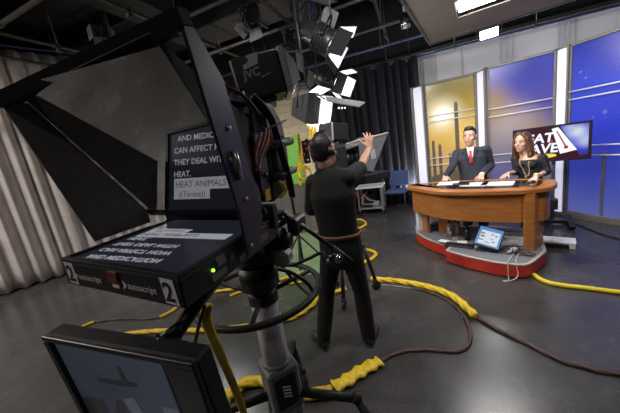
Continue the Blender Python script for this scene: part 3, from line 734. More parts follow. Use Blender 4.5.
# boxes on the floor right of the riser
c = fl(548, 246, 0); R = Matrix.Rotation(-.75, 3, 'Z')
tag(MB().box(V((c.x + .03, c.y + .05, .03)), (.42, .22, .06), R, bev=.006).build('equipment_case', M['black']), 'flat black case on the floor beside the right end of the red riser', 'case')
c2 = fl(557, 242.5, .035) - V((.10, .02, 0))
bx = tag(MB().box(V((c2.x + .10, c2.y + .02, .035)), (.34, .20, .07), R, bev=.005).build('white_box', M['white']), 'flat white box on the floor right of the riser, beside the black case', 'box'); bx['_o'] = [0, 0, 0]
MB().box(V((c2.x + .10, c2.y + .02, .073)), (.35, .21, .008), R, bev=.003).build('lid', M['white'], bx)

# ------------------------------------------------------------------ chair and cart by the black curtain
cr, cl_ = fl(406, 212), fl(386.5, 212)
cx = (cr + cl_) / 2; xd = (cr - cl_); xd.z = 0; W = .46; xd.normalize(); yd = V((-xd.y, xd.x, 0))
ch = thing('side_chair', 'blue padded chair in front of the black curtain', 'chair', cx)
R = Matrix((xd, yd, V((0, 0, 1)))).transposed()
cc = cx + yd * .22
MB().box(cc + V((0, 0, .44)), (.47, .46, .07), R, bev=.03).build('seat', M['bluefab'], ch)
Rb = R @ Matrix.Rotation(-.14, 3, 'X')
mb = MB(); mb.box(cc + yd * .23 + V((0, 0, .70)), (.46, .05, .36), Rb, bev=.024); mb.build('backrest', M['bluefab'], ch)
for sx in (-1, 1):
    for sy in (-1, 1):
        a = cc + xd * (.215 * sx) + yd * (.19 * sy); MB().tube([a + V((0, 0, .42)), a + xd * (.01 * sx) + yd * (.03 * sy)], .014, 8).build('leg', M['charcoal'], ch)
mb = MB()
for sx in (-1, 1): mb.tube(smoothpath([cc + xd * (.2 * sx) + yd * .2 + V((0, 0, .42)), cc + xd * (.2 * sx) + yd * .245 + V((0, 0, .55)), cc + xd * (.2 * sx) + yd * .27 + V((0, 0, .8))], 4), .012, 8)
mb.build('back_frame', M['charcoal'], ch)
a0, a1 = fl(359, 215.5), fl(385, 214); xd = (a1 - a0); xd.z = 0; WC = xd.length; xd.normalize(); yd = V((-xd.y, xd.x, 0)); R = Matrix((xd, yd, V((0, 0, 1)))).transposed(); ct = (a0 + a1) / 2 + yd * .25
ct.z = 0
ca = thing('utility_cart', 'grey equipment cart with white top left of the blue chair', 'cart', ct)
HT = .63
MB().box(ct + V((0, 0, HT)), (WC + .02, .5, .035), R, bev=.006).build('top_shelf', M['white'], ca)
MB().box(ct + V((0, 0, .14)), (WC - .02, .46, .025), R, bev=.004).build('lower_shelf', M['lgrey'], ca)
for sx in (-1, 1):
    for sy in (-1, 1):
        p = ct + xd * (sx * (WC / 2 - .03)) + yd * (sy * .21); MB().box(p + V((0, 0, .35)), (.06 if sx > 0 else .035, .05, .53), R, bev=.005).build('leg', M['grey'], ca)
        MB().torus(p + V((0, 0, .04)), .028, .012, yd, V((0, 0, 1)), 14, 6).build('caster', M['rubber'], ca)
for (dx, dz, w, h, m_, lab) in ((-.1, .155 + .075, .24, .15, 'charcoal', 'dark equipment box on the lower shelf of the cart'), (.10, .155 + .05, .14, .10, 'lgrey', 'small pale box on the lower shelf of the cart'), (-.1, .31 + .05, .2, .1, 'black', 'black switch box stacked on the dark box inside the cart')):
    p = ct + xd * dx - yd * .05 + V((0, 0, dz)); o = tag(MB().box(p, (w, .25, h), R, bev=.008).build('equipment_box', M[m_]), lab, 'box'); o['_o'] = [0, 0, 0]
    mb = MB()
    for i in range(4): mb.cyl(p - yd * .125 + xd * (w * (-.36 + .24 * i)) + V((0, 0, .01)), p - yd * .14 + xd * (w * (-.36 + .24 * i)) + V((0, 0, .01)), .012, 10)
    mb.build('connector', M['silver'], o)
rnd = random.Random(8); pts = [ct - yd * .28 + xd * rnd.uniform(-.2, .2) + V((0, 0, rnd.uniform(.2, .52))) for i in range(9)]
tag(MB().tube(smoothpath(pts, 6), .008, 6).build('loose_cable', M['wcab']), 'pale cable hanging in loops on the front of the grey cart', 'cable')
pts = [ct - yd * .28 + xd * (-.24) + V((0, 0, .6)), ct - yd * .3 + xd * (-.30) + V((0, 0, .52)), ct - yd * .3 + xd * (-.2) + V((0, 0, .42)), ct - yd * .28 + xd * (-.1) + V((0, 0, .48)), ct - yd * .27 + xd * (-.05) + V((0, 0, .55))]
tag(MB().tube(smoothpath(pts, 6), .009, 6).build('loose_cable', M['red']), 'red cable looped at the left corner of the grey cart', 'cable')

# ------------------------------------------------------------------ studio cameras with prompters
class Rig:
    """local frame of one camera: a to the right, b back from the prompter's front edge, c up"""
    def __init__(s, N, yaw, roll):
        s.N = V(N); x = V((cos(yaw), sin(yaw), 0)); s.Y = V((-sin(yaw), cos(yaw), 0)); z = V((0, 0, 1))
        s.X = x * cos(roll) + z * sin(roll); s.Z = -x * sin(roll) + z * cos(roll)
        s.R = Matrix((s.X, s.Y, s.Z)).transposed()
    def __call__(s, a, b, c): return s.N + s.X * a + s.Y * b + s.Z * c
PW, PD, PT, PF = .406, .362, .066, -.033
def pf(x): return PF * max(0, min(1, (x + PW) / PW))            # the front edge runs a little askew
AL = .924; HB, HCc = .289, .040                     # glass hinge line (b, c) and lean
def G(rig, a, l, off=0.0): return rig(a, HB - l * cos(AL) + off * sin(AL), HCc + l * sin(AL) + off * cos(AL))

def prompter(rig, label, near, closed_sides):
    t = thing('teleprompter', label, 'teleprompter', rig(-PW / 2, PD / 2, -PT))
    b = .012   # narrow rim
    # screen unit
    mb = MB(); mb.xf = Matrix.Identity(4)
    mb.slab([rig(-PW, 0, -.004), rig(0, PF, -.004), rig(0, PD, -.004), rig(-PW, PD, -.004)], PT - .004)
    case = mb.build('screen_unit', M['black'], t, bevel=.004)
    mb = MB(); b = .014
    for q in (((-PW, 0), (0, PF), (0, PF + b), (-PW, b)), ((-PW, PD - b), (0, PD - b), (0, PD), (-PW, PD)), ((-PW, b), (-PW + b, b), (-PW + b, PD - b), (-PW, PD - b)), ((-b, PF + b), (0, PF + b), (0, PD - b), (-b, PD - b))):
        mb.slab([rig(x, y, .004) for x, y in q], .0085)
    mb.build('bezel', M['charcoal'], t, bevel=.002)
    sc = MB().slab([rig(-PW + b, b + pf(-PW + b), -.002), rig(-b, PF + b, -.002), rig(-b, PD - b, -.002), rig(-PW + b, PD - b, -.002)], .001).build('screen', M['screenoff'], t)
    # page: reads correctly in the glass, so it is mirrored on the screen; v runs from the hinge (foot of the page) to the front
    S = lambda x, v, h: rig(-PW + .046 + x, PD - .111 - v, -.0018 + h)
    if near:
        mb = MB()
        mb.prism([(-.008, .008), (.145, .008), (.145, .040), (.312, .040), (.312, .080), (-.008, .080)], 0, .0006, S); mb.build('highlighted_lines', M['txt'], sc)
        mb = MB()
        text_mesh(mb, 'HEAT ANIMALS', .031, lambda x, y, h: S(-.002 + x, .049 + y, .0007 + h), .0004)
        text_mesh(mb, '((Teresa))', .028, lambda x, y, h: S(.014 + x, .016 + y, .0007 + h), .0004)
        mb.build('dark_lettering', M['txtdark'], sc)
        mb = MB()
        for k, ln in enumerate(('HEAT.', 'THEY DEAL WITH', 'CAN AFFECT HOW', '  AND MEDICATION')):
            text_mesh(mb, ln, .028, lambda x, y, h, k=k: S(-.010 + x, .086 + k * .0415 + y, .0002 + h), .0004, bold=.0004)
        mb.build('lettering', M['txt'], sc)
    # beam-splitter glass and its frame
    gl, gr, L = -PW - .03, .016, .452
    mb = MB(); mb.add([G(rig, gl, .012), G(rig, gr, .012), G(rig, gr, L), G(rig, gl, L)], [(0, 1, 2, 3)]); o = mb.build('glass', M['glass'], t)
    mb = MB()
    RG = Matrix((rig.X, rig.Y * -cos(AL) + rig.Z * sin(AL), rig.Y * sin(AL) + rig.Z * cos(AL))).transposed()
    mb.box(G(rig, (gl + gr) / 2, .0, .004), (gr - gl, .026, .016), RG, bev=.003)
    mb.build('glass_frame', M['black'], t)
    # hood: overhanging lip, side flap, funnel to the lens
    if near:
        mb = MB(); q = [rig(-PW - .05, -.004, .360), rig(.026, .072, .450), rig(.026, .10, .456), rig(-PW - .05, .03, .366)]
        mb.slab([p for p in q], -.028); mb.build('hood_lip', M['matte'], t)
        fa = -PW - .036
        mb = MB(); mb.prism([(0, .374), (.05, .374), (HB, .045), (HB, .006), (.105, .006)], 0, .004, lambda x, y, h: rig(fa + h, x, y)); mb.build('hood_side', M['hoodflap'], t)
        mb = MB(); mb.prism([(.075, .45), (.105, .458), (.176, .375), (.262, .036), (.225, -.045), (.165, -.045), (.158, .06)], .014, .022, lambda x, y, h: rig(h, x, y)); arm = mb.build('side_arm', M['slate'], t, bevel=.002)
        mb = MB()
        for (x, y) in ((.19, .10), (.165, .27), (.18, -.02), (.155, .2)): mb.cyl(rig(.021, x, y), rig(.026, x, y), .006, 10)
        mb.tube([rig(.027, .165, .22), rig(.031, .168, .19), rig(.027, .175, .15)], .006, 8)
        mb.build('screw', M['silver'], arm)
        br = [(-PW - .03, .375), (.014, .45), (.012, .03), (-PW - .03, .03)]
        mb = MB(); q0 = [G(rig, gl, L - .02, .012), G(rig, gr - .012, L + .02, .012), G(rig, gr - .012, .0, .012), G(rig, gl, .0, .012)]
        q1 = [rig(-.31, .50, .32), rig(-.12, .50, .32), rig(-.12, .50, .09), rig(-.31, .50, .09)]
        mb.add(q0 + q1, [(0, 1, 5, 4), (1, 2, 6, 5), (2, 3, 7, 6), (3, 0, 4, 7)]); o = mb.build('hood_funnel', M['hoodcloth'], t)
        sd = o.modifiers.new('thickness', 'SOLIDIFY'); sd.thickness = .003
        # front face markings
        F = lambda x, y, h: rig(-PW + x, pf(-PW + x) - .0005 - h, -PT + .004 + y)
        mb = MB(); text_mesh(mb, 'autoscript', .022, lambda x, y, h: F(.062 + x, .018 + y, h), .0006); mb.build('maker_lettering', M['label'], case)
        mb = MB(); text_mesh(mb, 'autoscript', .022, lambda x, y, h: F(.245 + x, .018 + y, h), .0006); mb.build('maker_lettering', M['label'], case)
        for x0 in (.046, .229): mb = MB(); mb.prism([(0, 0), (.012, .008), (.012, .014), (0, .022), (.004, .011)], .0, .0006, lambda x, y, h, x0=x0: F(x0 + x, .014 + y, h)); mb.build('maker_mark', M['label'], case)
        mb = MB(); mb.prism([(.184, .028), (.217, .028), (.217, .052), (.184, .052)], 0, .003, F); mb.build('tally_light', M['redlens'], case)
        mb = MB(); mb.prism([(.192, .014), (.215, .014), (.215, .022), (.192, .022)], 0, .0006, F); mb.build('small_label', M['label'], case)
        for i, x0 in enumerate((.012, .352)):
            mb = MB(); mb.prism([(.006, .004), (.042, .002), (.036, .056), (.0, .058)], 0, .0008, lambda x, y, h: F(x0 + x, y, h)); lb = mb.build('number_label', M['label'], case)
            mb = MB(); text_mesh(mb, '2', .056, lambda x, y, h: F(x0 + .007 + x, .010 + y, .001 + h), .0005, bold=.0012, shear=-.1); mb.build('numeral', M['matte'], lb)
        # connector side
        mb = MB(); Q = lambda x, y, h: rig(.0005 + h, x, -PT + y)
        for (x, y, w, h) in ((.05, .012, .05, .016), (.075, .036, .028, .014), (.12, .03, .016, .016), (.155, .012, .04, .014), (.07, .05, .03, .008), (.26, .02, .05, .02)): mb.prism([(x, y), (x + w, y), (x + w, y + h), (x, y + h)], 0, .002, Q)
        mb.build('socket', M['grey'], case)
        MB().sph(rig(.002, .056, -.028), .0042, 10, 6).build('power_light', M['led'], case)
        # rear wall of the unit with hinge block
        mb = MB(); mb.slab([rig(-PW - .02, PD - .02, -.03), rig(.012, PD - .02, -.03), rig(.012, PD - .02, .045), rig(-PW - .02, PD - .02, .045)], .03); hb = mb.build('hinge_block', M['black'], t, bevel=.003)
        mb = MB()
        for a in (-.38, -.3, -.05, -.02): mb.cyl(rig(a, PD - .022, .03), rig(a, PD - .028, .03), .005, 10)
        mb.build('screw', M['silver'], hb)
        mb = MB(); mb.slab([rig(-.27, .30, -PT - .002), rig(-.13, .30, -PT - .002), rig(-.13, .72, -PT - .002), rig(-.27, .72, -PT - .002)], .022); mb.build('mount_rail', M['charcoal'], t)
    else:
        e = 0
        q0 = [G(rig, gl, L), G(rig, gr, L), G(rig, gr, 0), G(rig, gl, 0)]; q1 = [rig(-.33, .50, .30), rig(-.10, .50, .30), rig(-.10, .50, .06), rig(-.33, .50, .06)]
        mb = MB(); mb.add(q0 + q1, [(0, 1, 5, 4), (2, 3, 7, 6), (1, 2, 6, 5)]); o = mb.build('hood_funnel', M['hoodcloth'], t); sd = o.modifiers.new('thickness', 'SOLIDIFY'); sd.thickness = .004
        mb = MB(); mb.slab([G(rig, gl - .004, 0), G(rig, gl - .004, L), rig(-PW - .03, .44, .345), rig(-PW - .03, .44, .075)], .006); sp = mb.build('hood_side', M['grey'], t, bevel=.002)
        mb = MB(); mb.tube([G(rig, gl, L), rig(-PW - .03, .60, .355)], .01, 6); mb.build('hood_edge', M['lgrey'], t)
        K = lambda x, y, h: rig(-PW - .0345 - .004 - h, .27 - x, .215 + y)
        mb = MB(); mb.prism([(-.03, -.045), (.03, -.045), (.03, .045), (-.03, .045)], 0, .001, K); lb = mb.build('number_label', M['label'], sp)
        mb = MB()
        for f in ([(-.022, -.037), (.022, -.037), (.022, -.03), (-.022, -.03)], [(-.022, .03), (.022, .03), (.022, .037), (-.022, .037)], [(-.022, -.03), (-.016, -.03), (-.016, .03), (-.022, .03)], [(.016, -.03), (.022, -.03), (.022, .03), (.016, .03)]): mb.prism(f, .001, .0016, K)
        text_mesh(mb, '1', .06, lambda x, y, h: K(-.014 + x, -.022 + y, .0012 + h), .0004, bold=.002); mb.build('numeral', M['txtdark'], lb)
        mb = MB(); mb.prism([(-.025, .06), (.005, .06), (.005, .085), (-.025, .085)], 0, .001, K); mb.build('small_label', M['label'], sp)
        mb = MB(); mb.slab([rig(-.27, .30, -PT - .002), rig(-.13, .30, -PT - .002), rig(-.13, .72, -PT - .002), rig(-.27, .72, -PT - .002)], .022); mb.build('mount_rail', M['charcoal'], t)
    return t

def studio_camera(rig0, label, near):
    class Off:
        R, N, X, Y, Z = rig0.R, rig0.N, rig0.X, rig0.Y, rig0.Z
        def __call__(s, a, b, c): return rig0(a - .015, b - .065, c)
    rig = Off()
    t = thing('studio_camera', label, 'television camera', rig(-.2, .64, .0))
    R = rig.R
    body = MB().box(rig(-.20, .66, .20), (.21, .22, .33), R, bev=.025).build('camera_body', M['charcoal'], t)
    mb = MB(); mb.cyl(rig(-.215, .42, .2), rig(-.215, .56, .2), .075, 24); mb.cyl(rig(-.215, .40, .2), rig(-.215, .44, .2), .085, 24); mb.cyl(rig(-.215, .47, .2), rig(-.215, .49, .2), .082, 24); mb.cyl(rig(-.215, .52, .2), rig(-.215, .535, .2), .084, 24)
    ln = mb.build('lens', M['black'], t)
    MB().sph(rig(-.215, .402, .2), (.07, .012, .07), 20, 8, R).build('front_glass', M['topwood'], ln)
    # rounded rear cover, seen from its side
    mb = MB(); prof = [(.64, .0), (.80, .02), (.83, .08), (.835, .20), (.81, .32), (.74, .385), (.64, .39)]
    mb.prism(prof, -.30, -.088, lambda x, y, h: rig(h, x, y)); mb.build('rear_cover', M['slate'], t, bevel=.012)
    mb = MB()
    mb.prism([(.665, .075), (.785, .075), (.795, .26), (.665, .26)], -.089, -.082, lambda x, y, h: rig(h, x, y)); mb.build('side_recess', M['matte'], t, bevel=.002)
    mb = MB()
    for z in (.10, .225): mb.cyl(rig(-.065, .62, z), rig(-.065, .82, z + .01), .017, 14); mb.cyl(rig(-.09, .63, z), rig(-.06, .63, z), .012, 8); mb.cyl(rig(-.09, .80, z + .01), rig(-.06, .80, z + .01), .012, 8)
    mb.build('handle_bar', M['slate'], t)
    mb = MB(); mb.box(rig(-.085, .575, .16), (.012, .07, .22), R, bev=.004); mb.build('side_panel', M['slate'], t)
    mb = MB()
    for (b, c, s) in ((.56, .23, .012), (.575, .12, .010), (.59, .23, .01)): mb.cyl(rig(-.09, b, c), rig(-.07, b, c), s, 12)
    for i in range(5): mb.box(rig(-.077, .575, .17 - .012 * i), (.006, .05, .005), R)
    mb.build('control_knob', M['black'], t)
    mb = MB(); mb.box(rig(-.077, .545, .245), (.004, .022, .016), R); o = mb.build('blue_label', M['bluelab'], t)
    mb = MB(); mb.box(rig(-.077, .575, .045), (.006, .04, .045), R, bev=.002); mb.build('yellow_tag', M['tape'], t)
    mb = MB(); mb.tube(smoothpath([rig(-.07, .63, .09), rig(-.05, .66, .07), rig(-.05, .67, .04), rig(-.065, .65, .02)], 5), .008, 6); mb.build('yellow_strap', M['tape'], t)
    # top rail and black strap arm
    mb = MB(); mb.tube(smoothpath([rig(-.1, .60, .40), rig(-.07, .66, .33), rig(-.06, .70, .2), rig(-.055, .735, .08), rig(-.06, .76, .0)], 6), .018, 8, flat=.6); mb.build('cable_arm', M['rubber'], t)
    mb = MB(); mb.box(rig(-.2, .60, .392), (.10, .30, .03), R, bev=.008); mb.build('top_rail', M['black'], t)
    # viewfinder, swivelled on its own bracket
    vr = Rig((0, 0, 0), -1.47, 0) if near else Rig((0, 0, 0), atan2(-rig0.Y.x, rig0.Y.y), 0)
    vr.Y = (vr.Y + V((0, 0, .10))).normalized(); vr.Z = vr.X.cross(vr.Y).normalized(); vr.R = Matrix((vr.X, vr.Y, vr.Z)).transposed()
    if near: vr.N = at(258.5, 75, 1.10)
    else: vr.N = rig(-.10, .60, .485)
    VR = vr.R; vw, vl, vh = .20, .098, .083
    vf = MB().box(vr(-vw / 2, 0, 0), (vw, vl * 2, vh * 2), VR, bev=.008).build('viewfinder', M['black'], t)
    mb = MB(); mb.tube([rig(-.2, .60, .38), vr(-vw / 2, -.01, -vh - .005)], .02, 10); mb.box(vr(-vw / 2, 0, -vh - .012), (.16, .10, .022), VR, bev=.005)
    mb.build('viewfinder_bracket', M['charcoal'], t)
    mb = MB(); e = .004; o_ = [vr(-vw - e, vl, -vh - e), vr(e, vl, -vh - e), vr(e, vl, vh + e), vr(-vw - e, vl, vh + e)]; i_ = [vr(-vw - e, vl + .024, -vh - e), vr(e, vl + .024, -vh - e), vr(e, vl + .024, vh + e), vr(-vw - e, vl + .024, vh + e)]
    mb.add(o_ + i_, [(0, 1, 5, 4), (1, 2, 6, 5), (2, 3, 7, 6), (3, 0, 4, 7), (0, 3, 2, 1), (4, 5, 6, 7)]); mb.build('viewfinder_rim', M['rimsil'], vf, bevel=.003)
    mb = MB(); f_ = [vr(-vw * .8, vl + .065, -vh * .45), vr(-vw * .2, vl + .065, -vh * .45), vr(-vw * .2, vl + .065, vh * .30), vr(-vw * .8, vl + .065, vh * .30)]
    mb.add(i_ + f_, [(0, 1, 5, 4), (1, 2, 6, 5), (2, 3, 7, 6), (3, 0, 4, 7)]); o = mb.build('viewfinder_hood', M['slate'], vf); sd = o.modifiers.new('thickness', 'SOLIDIFY'); sd.thickness = .004
    if near:
        K = lambda x, y, h: vr(h, x, y)
        mb = MB(); text_mesh(mb, 'JVC', .043, lambda x, y, h: K(-.058 + x, -.004 + y + x * .08, h), .0012, bold=.0012); mb.build('maker_lettering', M['label2'], vf); mb = MB(); mb.prism([(.008, -.012), (.05, -.004), (.05, .0), (.008, -.008)], 0, .001, K); mb.build('small_lettering', M['label2'], vf)
        mb = MB(); mb.prism([(-.050, .030), (.010, .042), (.018, .083), (-.022, .080), (-.030, .074), (-.022, .062), (-.036, .050), (-.050, .048)], 0, .001, K); mb.build('number_label', M['label'], vf)
        mb = MB(); mb.box(K(-.085, -.055, .004), (.008, .022, .022), VR, bev=.003); mb.cyl(K(-.085, -.055, .006), K(-.085, -.055, .014), .007, 10); mb.build('socket', M['silver'], vf)
        mb = MB(); mb.tube(smoothpath([K(-.14, -.06, .0), K(-.12, -.045, .012), K(-.09, -.032, .014), K(-.068, -.036, .004)], 5), .0035, 6); mb.build('red_wire', M['red'], vf)
    mb = MB()
    for k, (a, b0) in enumerate(((-.25, .5), (-.15, .52), (-.2, .7))): mb.tube(smoothpath([rig(a, b0, .44), rig(a + .03, b0 - .05, .42), rig(a + .08, b0 - .02, .38), rig(a + .09, b0 + .04, .33)], 5), .006, 6)
    mb.build('wiring', M['rubber'], t)
    return t
M['bluelab'] = mat('blue_label', (.04, .07, .35), .5, noise=.05)
M['label2'] = mat('grey_lettering', (.5, .47, .47), .5, noise=.05)

def pedestal(rig, label, ang, handle=None, ring=True, off=0.0, reach=1.0):
    base = rig(-.2, .585, 0) + V((off, 0, 0)); base.z = 0
    t = thing('camera_pedestal', label, 'camera pedestal', base)
    zt = rig(-.2, .585, -PT - .024).z
    P = lambda x, y, z: base + V((x, y, z))
    R = rig.R
    # pan head
    cap = at(281, 256, 1.16) if ring else rig(-.12, .78, -PT - .13)
    hd = MB()
    hd.box(rig(-.2, .60, -PT - .045), (.16, .26, .04), R, bev=.008); hd.box(rig(-.2, .62, -PT - .12), (.12, .16, .11), R, bev=.02)
    hd.cyl(rig(-.29, .62, -PT - .11), rig(-.11, .62, -PT - .11), .055, 20); hd.cyl(rig(-.10, .62, -PT - .11), rig(-.075, .62, -PT - .11), .035, 16)
    zh = rig(-.2, .585, -PT - .22).z; hd.cyl(P(0, 0, zh), P(0, 0, zh + .12), .075, 20)
    hd.cyl(P(0, 0, zh - .08), P(0, 0, zh + .02), .085, 24)
    hd.box(rig(-.08, .72, -PT - .07), (.05, .12, .08), R, bev=.01)
    if ring: hd.tube([P(.03, .03, zh + .06), cap], .03, 8)
    hd.build('pan_head', M['black'], t)
    MB().box(cap, (.09, .07, .06), R, bev=.014).build('head_cover', M['lgrey'], t)
    mb = MB(); mb.cyl(P(0, 0, .72), P(0, 0, zh - .05), .060, 28); col = mb.build('column', M['colsil'], t)
    mb = MB(); mb.box(P(.0, -.0, .64), (.15, .15, .24), Matrix.Rotation(.5, 3, 'Z'), bev=.012)
    mb.cyl(P(0, 0, .755), P(0, 0, .775), .068, 24); mb.cyl(P(0, 0, .48), P(0, 0, .53), .085, 24); cl = mb.build('locking_collar', M['grey'], t)
    Rz = Matrix.Rotation(.5, 3, 'Z')
    mb = MB(); mb.box(P(0, 0, .645) + Rz @ V((-.002, -.077, .0)), (.10, .006, .16), Rz, bev=.002); pl = mb.build('cover_plate', M['black'], cl)
    mb = MB()
    for i in range(4): mb.box(P(0, 0, .675 - .017 * i) + Rz @ V((-.004, -.0815, 0)), (.042, .002, .007), Rz @ Matrix.Rotation(.5, 3, 'Y'))
    mb.build('maker_mark', M['label'], pl)
    mb = MB(); mb.box(P(0, 0, .63) + Rz @ V((.085, .0, .0)), (.03, .07, .12), Rz, bev=.008); mb.cyl(P(0, 0, .63) + Rz @ V((.1, 0, 0)), P(0, 0, .63) + Rz @ V((.125, 0, 0)), .022, 12); mb.build('lock_knob', M['black'], cl)
    for a in ang:
        d = V((cos(a), sin(a), 0)); mb = MB()
        mb.tube([P(0, 0, .585) + d * .05, P(0, 0, .565) + d * .35 * reach], .021, 10); mb.tube([P(0, 0, .565) + d * .35 * reach, P(0, 0, .13) + d * .52 * reach], .021, 10); mb.sph(P(0, 0, .565) + d * .35 * reach, .028, 10, 6)
        lg = mb.build('leg', M['rubber'], t)
        mb = MB(); q = V((-d.y, d.x, 0)); mb.torus(P(0, 0, .055) + d * .53 * reach, .04, .016, d, V((0, 0, 1)), 18, 8); mb.cyl(P(0, 0, .055) + d * .53 * reach - q * .012, P(0, 0, .055) + d * .53 * reach + q * .012, .04, 14); mb.box(P(0, 0, .11) + d * .52 * reach, (.05, .05, .05), Matrix.Rotation(a, 3, 'Z'), bev=.01); mb.build('caster', M['rubber'], lg)
    mb = MB(); mb.cyl(P(0, 0, .30), P(0, 0, .50), .05, 20); mb.build('lower_column', M['charcoal'], t)
    if ring:
        zr = 1.125
        mb = MB(); mb.torus(P(-.012, .0, zr), .266, .0135, V((1, 0, 0)), V((0, 1, 0)), 72, 10); rg = mb.build('steering_ring', M['rubber'], t)
        mb = MB()
        for i in range(3):
            a = 2.6 + i * 2 * pi / 3; d = V((cos(a), sin(a), 0)); mb.tube([P(0, 0, zr - .02) + d * .05, P(0, 0, zr) + d * .25], .011, 8)
        mb.cyl(P(0, 0, zr - .05), P(0, 0, zr + .01), .066, 24); mb.build('spoke', M['rubber'], rg)
    if handle:
        hp = [V(p) for p in handle]; mb = MB(); mb.tube(hp, .0115, 10); hb = mb.build('pan_handle', M['charcoal'], t)
        d = (hp[-1] - hp[-2]).normalized(); mb = MB(); mb.tube([hp[-1] - d * .02, hp[-1] + d * .10], .017, 12); mb.build('grip', M['rubber'], hb)
    return t

N1 = V((-.250, .511, 1.505))
rig1 = Rig(N1, -.369, -.065)
prompter(rig1, 'large black teleprompter with angled glass and mirrored script, filling the left foreground', True, False)
studio_camera(rig1, 'nearest television camera with boxy viewfinder, behind the foreground teleprompter', True)
h0, h1, h2_ = at(283, 212, 1.22), at(318, 237, 1.28), at(335, 250, 1.30)
pedestal(rig1, 'foreground camera pedestal with silver column and black steering ring', (-.24, 3.3, 1.5), [rig1(-.09, .70, -PT - .1), h0, h1, h2_], off=-.045)
# zoom control on the handle with its cable
zc = at(337, 257.5, 1.24)
z_ = thing('zoom_control', 'black zoom control with round silver knob clamped on the near pan handle', 'zoom control', zc)
mb = MB(); mb.box(zc, (.05, .04, .03), Matrix.Rotation(.4, 3, 'Y'), bev=.008); mb.cyl(zc + V((-.05, .0, .0)), zc + V((-.025, 0, 0)), .016, 12); mb.build('control_body', M['black'], z_)
mb = MB(); mb.cyl(zc + V((0, -.02, .0)), zc + V((0, -.032, .003)), .016, 18); mb.build('round_knob', M['chrome'], z_)
mb = MB(); mb.cyl(zc + V((-.045, -.015, -.002)), zc + V((-.045, -.024, 0)), .010, 14); mb.build('small_knob', M['silver'], z_)
pts = smoothpath([zc + V((-.06, 0, 0)), at(322, 252.5, 1.26), at(308, 259, 1.25), at(292, 265, 1.22), at(275, 263, 1.15), at(262, 256, 1.10), at(255, 246, 1.06)], 8)
tag(MB().tube(pts, .008, 8).build('control_cable', M['rubber']), 'black control cable curving from the near camera to the zoom control', 'cable')
pts = smoothpath([at(258, 250, 1.15), at(268, 266, 1.2), at(290, 272, 1.26), at(308, 284, 1.28), at(314, 296, 1.30), at(306, 292, 1.36), at(290, 276, 1.38), at(279, 262, 1.3)], 8)
tag(MB().tube(pts, .009, 8).build('camera_cable', M['rubber']), 'black camera cable looping beside the silver pedestal column', 'cable')
# small flag in the camera
fg = thing('small_flag', 'small striped American flag stuck in the side of the near camera', 'flag', at(268, 150, .98))
mb = MB(); mb.tube([at(286, 120, .95), at(270, 128, .91), at(258, 134, .90)], .003, 6); mb.build('flag_stick', M['black'], fg)
mb = MB(); mb.smooth = True
rows, cols = 16, 7
tl, tr_, bl, br_ = at(261.5, 126.5, .90), at(271, 129.5, .90), at(255, 172, .90), at(260, 169, .90)
fo = []
for i in range(rows + 1):
    for j in range(cols + 1):
        u, v = j / cols, i / rows
        wid = 1.1 + .75 * sin(pi * min(1, v * 1.15))
        a = tl.lerp(bl, v); b_ = tr_.lerp(br_, v); p = a + (b_ - a) * ((u - .5) * wid + .5)
        fo.append(p + RC * .003 * sin(v * 7) + FW * (-.004 * sin(u * 3 * pi + v * 2)))
W_ = cols + 1
for i in range(rows):
    for j in range(cols):
        mb.cur = 2 if (i < 2 and j < 3) else (j % 2)
        mb.add([fo[i * W_ + j], fo[i * W_ + j + 1], fo[(i + 1) * W_ + j + 1], fo[(i + 1) * W_ + j]], [(0, 1, 2, 3)])
M['flagred'] = mat('flag_red', (.48, .04, .05), .8, noise=.1); M['flagwhite'] = mat('flag_white', (.85, .82, .8), .8, noise=.05); M['flagblue'] = mat('flag_blue', (.03, .04, .16), .8, noise=.1)
o = mb.build('flag_cloth', [M['flagred'], M['flagwhite'], M['flagblue']], fg); sd = o.modifiers.new('thickness', 'SOLIDIFY'); sd.thickness = .0012

# second camera, in front of the operator, looking at the desk
Y2_ = V((-.86, -.51, 0)); yaw2 = atan2(-Y2_.x, Y2_.y)
rig2 = Rig((0, 0, 1.45), yaw2, 0)
tgt = at(380.5, 152, 2.85); cur = G(rig2, -PW - .03, .226); rig2.N += tgt - cur
prompter(rig2, 'grey-sided teleprompter marked 1 beyond the operator\'s raised hand', False, True)
studio_camera(rig2, 'television camera the operator in black is working, partly hidden by him', False)
pedestal(rig2, 'camera pedestal standing beyond the operator\'s legs', (4.25, 2.1, .1), None, ring=False, reach=.55)

# ------------------------------------------------------------------ preview monitor hung under the near prompter
mtl, mtr = at(44, 333, .70), at(196, 362, .515)
mtr.z = (mtr.z + mtl.z) / 2; mtl.z = mtr.z
xx = (mtr - mtl).normalized(); mbl = mtl - V((0, 0, .33)) + V((-xx.y, xx.x, 0)) * .02
M['previewblue'] = ramp_print('preview_picture', [(0, (.02, .025, .04)), (.4, (.05, .06, .09)), (.6, (.09, .105, .15)), (1, (.11, .13, .19))], lo=-.17, hi=.15, es=.22, dim=True, spots=[(-.03, -.03, .07, (.12, .13, .14), .8), (-.05, -.1, .09, (.05, .08, .16), .8)])
t, s, F, W, H = monitor('dark flat preview monitor in the bottom left corner, hung below the teleprompter', mtl, mtr, mbl, .045, M['previewblue'], 'preview_monitor', z0=None)
bpy.data.objects.remove(s)
s = MB().prism([(-W * .44, -H * .45), (W * .30, -H * .45), (W * .30, H * .44), (-W * .44, H * .44)], .0, .0015, F).build('screen', M['previewblue'], t)
bz = MB()
for (x0, x1, y0, y1) in ((-.5, .5, .455, .5), (-.5, .5, -.5, -.46), (-.5, -.45, -.46, .455), (.40, .5, -.46, .455)): bz.prism([(x0 * W, y0 * H), (x1 * W, y0 * H), (x1 * W, y1 * H), (x0 * W, y1 * H)], -.001, .010, F)
